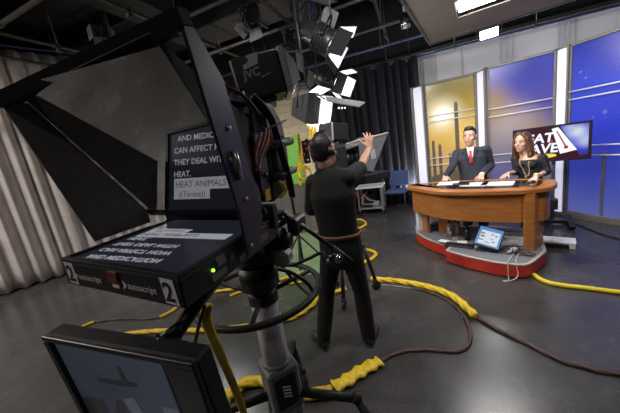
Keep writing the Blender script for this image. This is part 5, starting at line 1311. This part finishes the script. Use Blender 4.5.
def short_hair(mb, c, f, up, s, thick=1.0, quiff=0.0, back=0.0):
    R = basis(f, up); P = lambda x, y, z: V(c) + R @ V((x * s, y * s, z * s)); n = 18
    prof = [(-.055, .058, -.052, .045), (-.02, .071, -.045, .066), (.02, .0785, -.034, .079), (.05, .0805, -.022, .092), (.075, .078, -.013 + quiff * .3, .101 + quiff * .3), (.102, .066, -.010 + quiff * .3, .090 + quiff * .3), (.122, .048, -.010, .066), (.134, .022, -.012, .03)]
    if back: prof = [(z, hw, yc - (back if z > .03 else 0), hd - (back if z > .03 else 0) * .8) for z, hw, yc, hd in prof]
    rs = [[P(hw * thick * cos(2 * pi * k / n), yc + hd * thick * sin(2 * pi * k / n), z) for k in range(n)] for z, hw, yc, hd in prof]
    vs = [v for r in rs for v in r]; N_ = len(rs)
    mb.add(vs, [(i * n + k, i * n + (k + 1) % n, (i + 1) * n + (k + 1) % n, (i + 1) * n + k) for i in range(N_ - 1) for k in range(n)] + [tuple(range(n))[::-1], tuple((N_ - 1) * n + k for k in range(n))], True)
    for g in (-1, 1): loft(mb, [(P(g * .070, .018, .035), .012 * s, .007 * s), (P(g * .0705, .016, -.012), .009 * s, .004 * s)], R @ V((0, 1, 0)), 8)
def torso_l(mb, J, side, k=1.0, g=0.0, female=False, low=None, collar=True):
    """hips to neck; g grows the girth for clothing; low: how far under the hips a garment hangs"""
    pel, wst, chs, shl, nk = J['pelvis'], J['waist'], J['chest'], J['shoulder'], J['neck']
    W = (.150, .128, .142, .105) if female else (.165, .152, .172, .135)
    D = (.105, .085, .108, .075) if female else (.112, .108, .122, .085)
    pts = []
    if low: pts.append((pel + (pel - wst).normalized() * low, W[0] * k + g, D[0] * k + g))
    pts += [(pel, W[0] * k + g, D[0] * k + g), (wst, W[1] * k + g, D[1] * k + g), (chs, W[2] * k + g, D[2] * k + g), (shl - (V((0, 0, 0)) if collar else V((0, 0, .055 if female else .022))), W[3] * k + g, D[3] * k + g)]
    loft(mb, pts, side, 20)
    if collar: loft(mb, [(shl - V((0, 0, .02)), .075 * k + g * .6, .06 * k + g * .6), (nk - V((0, 0, .012)) if g else nk, .052 * k + g * .6, .052 * k + g * .6)], side, 14)
def arm_l(mb, sh, el, wr, side, k=1.0, g=0.0, upto=1.0):
    m1 = sh.lerp(el, .45); a = [(sh, .056 * k + g, .056 * k + g), (m1, .046 * k + g, .046 * k + g), (el, .038 * k + g, .038 * k + g)]
    if upto <= .5:
        e2 = sh.lerp(el, upto * 2); loft(mb, [(sh, .060 * k + g, .060 * k + g), (sh.lerp(e2, .5), .055 * k + g, .055 * k + g), (e2, .054 * k + g, .054 * k + g)], side, 14); return
    loft(mb, a, side, 14); f = (upto - .5) * 2; e2 = el.lerp(wr, f)
    loft(mb, [(el, .038 * k + g, .038 * k + g), (el.lerp(e2, .35), .039 * k + g, .039 * k + g), (e2, (.027 if upto > .9 else .034) * k + g, (.023 if upto > .9 else .034) * k + g)], side, 14)
def leg_l(mb, hp, kn, an, side, k=1.0, g=0.0, straight=0.0):
    loft(mb, [(hp, .088 * k + g, .092 * k + g), (hp.lerp(kn, .5), .074 * k + g, .078 * k + g), (kn, .054 * k + g + straight * .5, .056 * k + g + straight * .5)], side, 16)
    loft(mb, [(kn, .054 * k + g + straight * .5, .056 * k + g + straight * .5), (kn.lerp(an, .35), .052 * k + g + straight, .055 * k + g + straight), (an, .036 * k + g + straight * 1.6, .040 * k + g + straight * 1.6)], side, 16)
def shoe(name, heel, d, m_, body, ln=.275):
    d = V(d).normalized(); s = V((-d.y, d.x, 0)); mb = MB(); z = V((0, 0, 1))
    loft(mb, [(heel + d * .02 + z * .045, .034, .040), (heel + d * .09 + z * .046, .038, .042), (heel + d * .17 + z * .035, .045, .030), (heel + d * (ln - .03) + z * .028, .036, .022)], s, 14)
    o = fuse(name, mb, m_, body, .008, 3)
    mb = MB(); pl = [(.0, -.03), (.09, -.034), (.18, -.046), (.25, -.03), (ln, 0), (.25, .03), (.18, .046), (.09, .034), (0, .03), (-.018, 0)]
    mb.prism(pl, .0, .016, lambda x, y, h: heel + d * x + s * y + z * h); mb.build('sole', M['rubber'], o)
    return o
def Py(x, y, Y): r = ray(x, y); return EYE + r * (Y / r.y)

def Pq(x, y, Y): return Py(x + 2.5, y, Y)
# --- camera operator, seen from behind
f_ = V((.42, .91, 0)).normalized(); sd_ = V((f_.y, -f_.x, 0))
J = dict(pelvis=Pq(338, 246, 2.06), waist=Pq(335, 228, 2.05), chest=Pq(330, 195, 2.04), shoulder=Pq(327, 176, 2.05), neck=Pq(323, 166, 2.06))
shL, shR = Pq(311.5, 181, 2.12), Pq(344, 178.5, 1.98)
elR, wrR = Pq(358, 168, 2.20), Pq(366.3, 149, 2.40)
elL, wrL = Pq(309, 212, 2.20), Pq(324, 205, 2.42)
hpL, hpR = Pq(329.5, 250, 2.09), Pq(347, 248, 2.04)
heL, heR = fl(327, 350), fl(370, 347)
anL, anR = heL + V((-.02, .06, .09)), heR + V((.01, .06, .09))
knL, knR = hpL.lerp(anL, .5) + f_ * .03 - sd_ * .015, hpR.lerp(anR, .5) + f_ * .03 + sd_ * .01
hf = V((.74, .66, .06)).normalized(); hc = Py(323.5, 152, 2.07); hup = V((0, -.05, 1))
op = thing('person', 'camera operator in black shirt and trousers seen from behind, right hand raised to the prompter', 'person', V((.11, 2.08, 0)))
mb = MB(); torso_l(mb, J, sd_, .94); arm_l(mb, shL, elL, wrL, sd_, .95); arm_l(mb, shR, elR, wrR, sd_, .95)
for a, b, c in ((hpL, knL, anL), (hpR, knR, anR)): leg_l(mb, a, b, c, sd_, .95)
loft(mb, [(J['neck'] - V((0, 0, .03)), .054, .056), (hc + V((0, -.02, -.07)), .052, .056)], sd_, 14)
head_l(mb, hc, hf, hup, .98)
hd_ = (Py(369, 134, 2.44) - wrR).normalized(); hand_l(mb, wrR, hd_, V((-.15, -1, 0)), V((-1, -.2, .1)), .98, (.12, .2, .25), .26, .8)
hand_l(mb, wrL, V((.5, .8, 0)), V((0, 0, 1)), V((.3, .2, .9)), .98, (.5, .6, .5))
for h_, d in ((anL, (-.4, .9)), (anR, (.5, .85))): loft(mb, [(h_, .036, .04), (h_ + V((d[0] * .09, d[1] * .09, -.05)), .035, .03), (h_ + V((d[0] * .15, d[1] * .15, -.062)), .034, .018)], sd_, 10)
body = fuse('body', mb, M['skin'], op, .006)
mb = MB(); torso_l(mb, J, sd_, .94, .014, low=.0); arm_l(mb, shL, elL, wrL, sd_, .95, .012, .46); arm_l(mb, shR, elR, wrR, sd_, .95, .013, .47)
loft(mb, [(J['shoulder'] + V((0, 0, -.03)), .10, .075), (J['neck'] - V((0, 0, .02)), .063, .063)], sd_, 14)
fuse('shirt', mb, M['shirtb'], op, .009, 14)
mb = MB(); loft(mb, [(J['pelvis'] + V((0, 0, .085)), .166, .122), (J['pelvis'] - V((0, 0, .01)), .176, .128), (J['pelvis'] - V((0, 0, .09)), .168, .124)], sd_, 20)
for a, b, c in ((hpL, knL, anL), (hpR, knR, anR)): leg_l(mb, a, b, c + V((0, 0, -.045)), sd_, .97, .010, .010)
fuse('trousers', mb, M['trouser'], op, .009, 5)
bc = J['pelvis'] + V((0, 0, .105)); n = 40; mb = MB(); tt = (J['waist'] - J['pelvis']).normalized()
vs = []
for k in range(n):
    w_ = 2 * pi * k / n; nrm = sd_ * cos(w_) * .176 + f_ * sin(w_) * .130
    for (s1, z) in ((1, -.015), (1, .015), (.94, .015), (.94, -.015)): vs.append(bc + nrm * s1 + tt * z)
mb.add(vs, [(4 * k + j, 4 * k + (j + 1) % 4, 4 * ((k + 1) % n) + (j + 1) % 4, 4 * ((k + 1) % n) + j) for k in range(n) for j in range(4)], True); mb.build('belt', M['leather'], op)
shoe('shoe', heL, (-.42, .9, 0), M['shoe'], op); shoe('shoe', heR, (.45, .9, 0), M['shoe'], op)
mb = MB(); short_hair(mb, hc, hf, hup, .98, 1.0); fuse('hair', mb, M['hairb'], op, .006, 3)
face_parts(op, hc, hf, hup, .98, M['hairb'])
R = basis(hf, hup); P = lambda x, y, z: hc + R @ V((x, y, z))
hs = MB(); hs.tube(smoothpath([P(-.088, -.01, .0), P(-.086, -.012, .07), P(-.05, -.012, .128), P(0, -.012, .143), P(.05, -.012, .128), P(.086, -.012, .07), P(.088, -.01, .0)], 6), .0045, 8, flat=1.6); hso = hs.build('headset_band', M['black'], op)
for g in (-1, 1):
    mb = MB(); mb.cyl(P(g * .078, -.012, .0), P(g * .098, -.012, .0), .031, 20); mb.cyl(P(g * .098, -.012, 0), P(g * .105, -.012, 0), .024, 20); mb.build('ear_cup', M['black'], hso)
mb = MB(); mb.tube(smoothpath([P(.10, .0, -.02), P(.10, .05, -.06), P(.05, .115, -.075)], 5), .004, 6); mb.sph(P(.04, .12, -.075), .009, 8, 6); mb.build('microphone_boom', M['black'], hso)

# --- patches that lie on a garment
from mathutils.bvhtree import BVHTree
def on_cloth(name, base, grid, off, m_, parent, fwd, fall, th=.003):
    """grid: rows of points in front of the garment, pushed straight back on to it"""
    org_ = V(parent.location); tree = BVHTree.FromPolygons([v.co + org_ for v in base.data.vertices], [tuple(p.vertices) for p in base.data.polygons])
    out = []
    for row in grid:
        r_ = []
        for p in row:
            hit = tree.ray_cast(p, -fwd)
            dist = (p - hit[0]).length if hit[0] else 9
            d = min(dist, fall); r_.append(p - fwd * (d - off))
        out.append(r_)
    mb = MB(); mb.smooth = True; r, c = len(out), len(out[0])
    mb.add([p for row in out for p in row], [(i * c + j, i * c + j + 1, (i + 1) * c + j + 1, (i + 1) * c + j) for i in range(r - 1) for j in range(c - 1)])
    o = mb.build(name, m_, parent)
    sd = o.modifiers.new('thickness', 'SOLIDIFY'); sd.thickness = th; sd.offset = 0
    return o
def quadgrid(a, b, c, d, nu=5, nv=14):
    """a,b top edge; d,c bottom edge"""
    return [[a.lerp(b, u / nu).lerp(d.lerp(c, u / nu), v / nv) for u in range(nu + 1)] for v in range(nv + 1)]

# --- anchorman
f_ = V((-.55, -.835, 0)).normalized(); sd_ = V((f_.y, -f_.x, 0))         # his right
D0 = 4.15
J = dict(pelvis=at(474.5, 190, D0), waist=at(473, 174, D0), chest=at(471.8, 159, D0), shoulder=at(471, 150.5, D0 + .02), neck=at(470.3, 147, D0))
shR, shL = J['shoulder'] + sd_ * .185 + V((0, 0, -.018)), J['shoulder'] - sd_ * .19 + V((0, 0, -.012))
haR, haL = fl(444.5, 180.2, .925), fl(482, 178.6, .925)
wrR, wrL = haR + V((.07, .10, .035)), haL + V((.06, .09, .04))
elR, elL = at(452.5, 166.5, D0 + .03), at(491, 165.5, D0 - .02)
fx, fy = J['pelvis'].x, J['pelvis'].y
hpR, hpL = V((fx, fy, J['pelvis'].z - .03)) + sd_ * .085, V((fx, fy, J['pelvis'].z - .03)) - sd_ * .085
heR, heL = V((fx, fy, 0)) + sd_ * .11 - f_ * .06, V((fx, fy, 0)) - sd_ * .11 - f_ * .06
an = [h + f_ * .06 + V((0, 0, .09)) for h in (heR, heL)]
kn = [hpR.lerp(an[0], .5) + f_ * .02, hpL.lerp(an[1], .5) + f_ * .02]
hf = V((-.70, -.70, -.04)).normalized(); hc = at(469.6, 136.8, D0 - .03); hup = V((0, 0, 1)); HS = 1.06
mn = thing('person', 'man in dark suit and red tie standing behind the left of the news desk', 'person', V((fx, fy, 0)))
mb = MB(); torso_l(mb, J, sd_, 1.0); arm_l(mb, shR, elR, wrR, sd_); arm_l(mb, shL, elL, wrL, sd_)
for a, b, c in zip((hpR, hpL), kn, an): leg_l(mb, a, b, c, sd_)
loft(mb, [(J['neck'] - V((0, 0, .05)), .056, .056), (hc + V((0, 0, -.07)) - f_ * .015, .055, .057)], sd_, 14)
head_l(mb, hc, hf, hup, HS)
hand_l(mb, wrR, (haR - wrR) + V((-.03, -.05, -.01)), V((0, 0, 1)), V((.6, -.5, 0)), 1.0, (.12, .15, .15), .16, .6)
hand_l(mb, wrL, (haL - wrL) + V((-.04, -.02, -.01)), V((0, 0, 1)), V((-.6, .3, 0)), 1.0, (.12, .15, .15), .16, .6)
for h_ in an: loft(mb, [(h_, .036, .04), (h_ + f_ * .13 - V((0, 0, .06)), .034, .02)], sd_, 10)
body = fuse('body', mb, M['skin2'], mn, .006)
mb = MB(); torso_l(mb, J, sd_, 1.0, .022, low=.10, collar=False); arm_l(mb, shR, elR, wrR, sd_, 1.0, .016, .95); arm_l(mb, shL, elL, wrL, sd_, 1.0, .016, .95)
for s_, g in ((shR, 1), (shL, -1)): loft(mb, [(J['shoulder'] + sd_ * g * .105 + V((0, 0, -.01)), .075, .05), (s_ + V((0, 0, .004)), .078, .06)], f_, 12)
jkm = mb; mb = MB(); loft(mb, [(J['chest'], .176, .130), (J['shoulder'] - V((0, 0, .05)), .15, .105), (J['shoulder'] - V((0, 0, .015)), .10, .08), (J['neck'] - V((0, 0, .022)), .062, .062)], sd_, 20); fuse('shirt', mb, M['paper'], mn, .007, 2); mb = jkm
jk = fuse('suit_jacket', mb, M['suit'], mn, .008, 4)
mb = MB(); loft(mb, [(J['pelvis'] + V((0, 0, .08)), .166, .118), (J['pelvis'] - V((0, 0, .08)), .17, .125)], sd_, 18)
for a, b, c in zip((hpR, hpL), kn, an): leg_l(mb, a, b, c - V((0, 0, .04)), sd_, .98, .010, .010)
fuse('trousers', mb, M['suit'], mn, .009, 5)
shoe('shoe', heR, f_, M['shoe'], mn); shoe('shoe', heL, f_, M['shoe'], mn)
mb = MB(); short_hair(mb, hc, hf, hup, HS, 1.05, .0, .013); mb.sph(hc + V((0, 0, .112 * HS)) + hf * .02, (.062 * HS, .07 * HS, .04 * HS), 14, 8, basis(hf)); fuse('hair', mb, M['hairb'], mn, .006, 3)
face_parts(mn, hc, hf, hup, HS, M['hairb'])
fo = f_ * .20; up = (J['shoulder'] - J['waist']).normalized(); nk = J['neck'] + V((0, 0, -.002))
Q = lambda x, z: nk + fo - sd_ * 0 + sd_ * x + up * z
on_cloth('shirt_front', jk, quadgrid(Q(.050, .0), Q(-.050, .0), Q(-.005, -.23), Q(.005, -.23), 6, 16), .004, M['paper'], mn, f_, .20 - .062)
on_cloth('tie', jk, quadgrid(Q(.017, -.045), Q(-.017, -.045), Q(-.024, -.225), Q(.024, -.225), 4, 14), .009, M['tie'], mn, f_, .20 - .066)
mb = MB(); mb.sph(nk + f_ * .062 - V((0, 0, .036)), (.022, .016, .018), 10, 8); mb.build('tie_knot', M['tie'], mn)
for g in (1, -1): on_cloth('lapel', jk, quadgrid(Q(g * .052, .0), Q(g * .10, -.06), Q(g * .012, -.27), Q(g * .002, -.24), 4, 14), .007, M['lapel'], mn, f_, .20 - .05)
for g in (1, -1):
    mb = MB(); mb.slab([nk + f_ * .058 + sd_ * .004 * g - V((0, 0, .012)), nk + f_ * .050 + sd_ * .045 * g - V((0, 0, .045)), nk + sd_ * .062 * g + f_ * .01 + V((0, 0, .008)), nk + f_ * .045 + sd_ * .03 * g + V((0, 0, .012))], .005); mb.build('collar', M['paper'], mn)
for w_, h_ in ((wrR, haR), (wrL, haL)):
    d = (h_ - w_).normalized(); mb = MB(); loft(mb, [(w_ - d * .012, .037, .033), (w_ + d * .006, .036, .032)], sd_, 16, False); mb.build('shirt_cuff', M['paper'], mn)

# --- anchorwoman
f_ = V((-.84, -.54, 0)).normalized(); sd_ = V((f_.y, -f_.x, 0)); D0 = 3.78     # sd_: her right
J = dict(pelvis=at(533, 193, D0), waist=at(530.5, 180, D0), chest=at(528.8, 163.5, D0), shoulder=at(528.2, 156, D0 + .02), neck=at(527, 152, D0))
shR, shL = J['shoulder'] + sd_ * .15 + V((0, 0, -.03)), J['shoulder'] - sd_ * .155 + V((0, 0, -.03))
haR, haL = fl(502, 177.8, .925), fl(531.5, 183.8, .935)
wrR, wrL = haR + V((.11, .045, .035)), haL + V((.10, .06, .06))
elR, elL = at(517, 172, D0 + .14), at(547.5, 171.5, D0 - .12)
fx, fy = J['pelvis'].x, J['pelvis'].y
hpR, hpL = V((fx, fy, J['pelvis'].z - .03)) + sd_ * .08, V((fx, fy, J['pelvis'].z - .03)) - sd_ * .08
heR, heL = V((fx, fy, 0)) + sd_ * .09 - f_ * .06, V((fx, fy, 0)) - sd_ * .09 - f_ * .06
an = [h + f_ * .06 + V((0, 0, .09)) for h in (heR, heL)]; kn = [hpR.lerp(an[0], .5) + f_ * .02, hpL.lerp(an[1], .5) + f_ * .02]
hf = V((-.93, -.36, -.05)).normalized(); hc = at(522.5, 142.5, D0); hup = V((0, 0, 1)); HS = 1.02
wm = thing('person', 'long-haired woman in black dress and gold necklace at the right end of the desk', 'person', V((fx, fy, 0)))
mb = MB(); torso_l(mb, J, sd_, .92, female=True); arm_l(mb, shR, elR, wrR, sd_, .8); arm_l(mb, shL, elL, wrL, sd_, .8)
for a, b, c in zip((hpR, hpL), kn, an): leg_l(mb, a, b, c, sd_, .88)
loft(mb, [(J['neck'] - V((0, 0, .05)), .046, .046), (hc + V((0, 0, -.07)) - hf * .012, .046, .048)], sd_, 14)
head_l(mb, hc, hf, hup, HS, True)
hand_l(mb, wrR, (haR - wrR) + V((-.04, -.01, -.01)), V((0, 0, 1)), V((.1, -1, 0)), .9, (.12, .15, .15), .16, .6)
hand_l(mb, wrL, (haL - wrL) + V((-.03, -.02, -.02)), V((0, 0, 1)), V((-.3, .8, 0)), .9, (.5, .6, .5), .08, .6)
for h_ in an: loft(mb, [(h_, .032, .036), (h_ + f_ * .13 - V((0, 0, .06)), .032, .018)], sd_, 10)
body = fuse('body', mb, M['skin2'], wm, .006)
mb = MB(); torso_l(mb, J, sd_, .92, .012, True, collar=False); arm_l(mb, shR, elR, wrR, sd_, .82, .013, .68); arm_l(mb, shL, elL, wrL, sd_, .82, .013, .68)
for g in (-1, 1): mb.sph(J['chest'] + f_ * .085 + sd_ * g * .062 + V((0, 0, .0)), (.062, .062, .06), 12, 8)
loft(mb, [(J['pelvis'] + V((0, 0, .04)), .155, .115), (J['pelvis'] - V((0, 0, .12)), .168, .125), (J['pelvis'] - V((0, 0, .42)), .145, .11)], sd_, 18)
dr = fuse('dress', mb, M['dress'], wm, .008, 4)
shoe('shoe', heR, f_, M['shoe'], wm, .24); shoe('shoe', heL, f_, M['shoe'], wm, .24)
R = basis(hf, hup); P = lambda x, y, z: hc + R @ V((x * HS, y * HS, z * HS))
mb = MB(); short_hair(mb, hc, hf, hup, HS, 1.08, .0, .022)
for g in (-1, 1):
    pts = [(P(g * .03, .02, .115), .04, .05), (P(g * .075, .01, .05), .030, .055), (P(g * .088, -.005, -.03), .030, .058), (P(g * .092, -.005, -.10), .036, .060), (P(g * .098, -.01, -.16), .040, .056), (P(g * .09, .0, -.215), .034, .046), (P(g * .10, .01, -.25), .018, .026)]
    loft(mb, pts, R @ V((1, 0, 0)), 12)
    for k in range(4):
        pp = smoothpath([P(g * .080, y0, .03), P(g * (.108 + .01 * (k % 2)), y0 - .005, -.06), P(g * .094, y0 + .01, -.13), P(g * (.122 - .01 * (k % 2)), y0, -.19), P(g * .10, y0 + .012, -.245 - .012 * k)], 4)
        mb.tube(pp, [.017 - .009 * i / len(pp) for i in range(len(pp))], 8)
loft(mb, [(P(0, -.07, .06), .075, .045), (P(0, -.085, -.04), .092, .045), (P(0, -.085, -.13), .095, .042), (P(0, -.075, -.21), .08, .034)], R @ V((1, 0, 0)), 14)
fuse('hair', mb, M['hairr'], wm, .007, 2)
face_parts(wm, hc, hf, hup, HS, M['hairr'], True)
# long bead necklace lying on the dress
mb = MB(); nk = J['neck']; up = (J['shoulder'] - J['waist']).normalized()
bvh_me = dr.data
from mathutils.bvhtree import BVHTree
org = wm.location
tree = BVHTree.FromPolygons([v.co + org for v in dr.data.vertices], [tuple(p.vertices) for p in dr.data.polygons])
beads = []
for g in (-1, 1):
    for k in range(15):
        u = k / 14; x = g * (.050 * (1 - u) ** .6 + .012); p = nk + f_ * .25 + sd_ * x + up * (-.01 - .30 * u)
        hit = tree.ray_cast(p, -f_)
        q = hit[0] + f_ * .006 if hit[0] else nk + f_ * .07 + sd_ * x + up * (-.01 - .30 * u)
        beads.append(q)
for q in beads: mb.sph(q, .0085, 8, 6)
q = beads[-1]; mb.sph(q - V((0, 0, .025)), (.018, .012, .022), 10, 8)
mb.build('necklace', M['gold'], wm)
ph = haL + V((-.03, -.035, .03)); dd_ = V((-.7, -.5, .1)).normalized()
o = tag(MB().box(ph, (.05, .15, .03), basis(dd_), bev=.01).build('remote_clicker', M['black']), 'small black handset in the woman\'s left hand on the desk end', 'remote')
c = wrL; d = (haL - wrL).normalized(); mb = MB(); loft(mb, [(c - d * .03, .031, .028), (c - d * .012, .031, .028)], sd_, 14, False); mb.build('bracelet', M['gold'], wm)
w = bpy.data.worlds.new('world'); bpy.context.scene.world = w; w.use_nodes = True
w.node_tree.nodes['Background'].inputs[0].default_value = (.02, .02, .022, 1); w.node_tree.nodes['Background'].inputs[1].default_value = 1
sc = bpy.context.scene
sc.view_settings.view_transform = 'Standard'; sc.view_settings.look = 'None'; sc.view_settings.gamma = 1; sc.view_settings.exposure = 0.0
sc.view_settings.use_curve_mapping = False
try:
    sc.cycles.use_denoising = True; sc.cycles.max_bounces = 8; sc.cycles.sample_clamp_indirect = 6
except Exception: pass
# pieces that could be counted become parts of their own
SPLIT = {'hanger', 'flange', 'clamp', 'screw', 'wiring', 'pole', 'caster', 'suspension_rod', 'cooling_rib', 'handle_bar', 'louvre', 'brace', 'red_connector', 'connector', 'clip', 'lamp_tube', 'socket', 'control_knob', 'spoke', 'hanging_rod', 'pale_picture_shapes', 'dark_picture_shapes', 'back_frame', 'edge_rail'}
def split_loose(o):
    me = o.data; par = list(range(len(me.vertices)))
    def find(a):
        while par[a] != a: par[a] = par[par[a]]; a = par[a]
        return a
    for e in me.edges:
        a, b = find(e.vertices[0]), find(e.vertices[1])
        if a != b: par[a] = b
    grp = {}
    for p in me.polygons: grp.setdefault(find(p.vertices[0]), []).append(p)
    if len(grp) < 2: return
    base = o.name.split('.')[0]
    for n, ps in enumerate(grp.values()):
        ids = sorted({i for p in ps for i in p.vertices}); mp = {v: k for k, v in enumerate(ids)}
        nm = bpy.data.meshes.new(base); nm.from_pydata([me.vertices[i].co.copy() for i in ids], [], [[mp[i] for i in p.vertices] for p in ps])
        for m_ in me.materials: nm.materials.append(m_)
        for q, p in zip(nm.polygons, ps): q.material_index = p.material_index; q.use_smooth = p.use_smooth
        if n == 0: first = nm
        else:
            c = o.copy(); c.data = nm; C.objects.link(c)
    o.data = first
for o in list(bpy.data.objects):
    if o.type == 'MESH' and o.parent is not None and o.name.split('.')[0] in SPLIT: split_loose(o)
for o in bpy.data.objects:
    if '_o' in o: del o['_o']
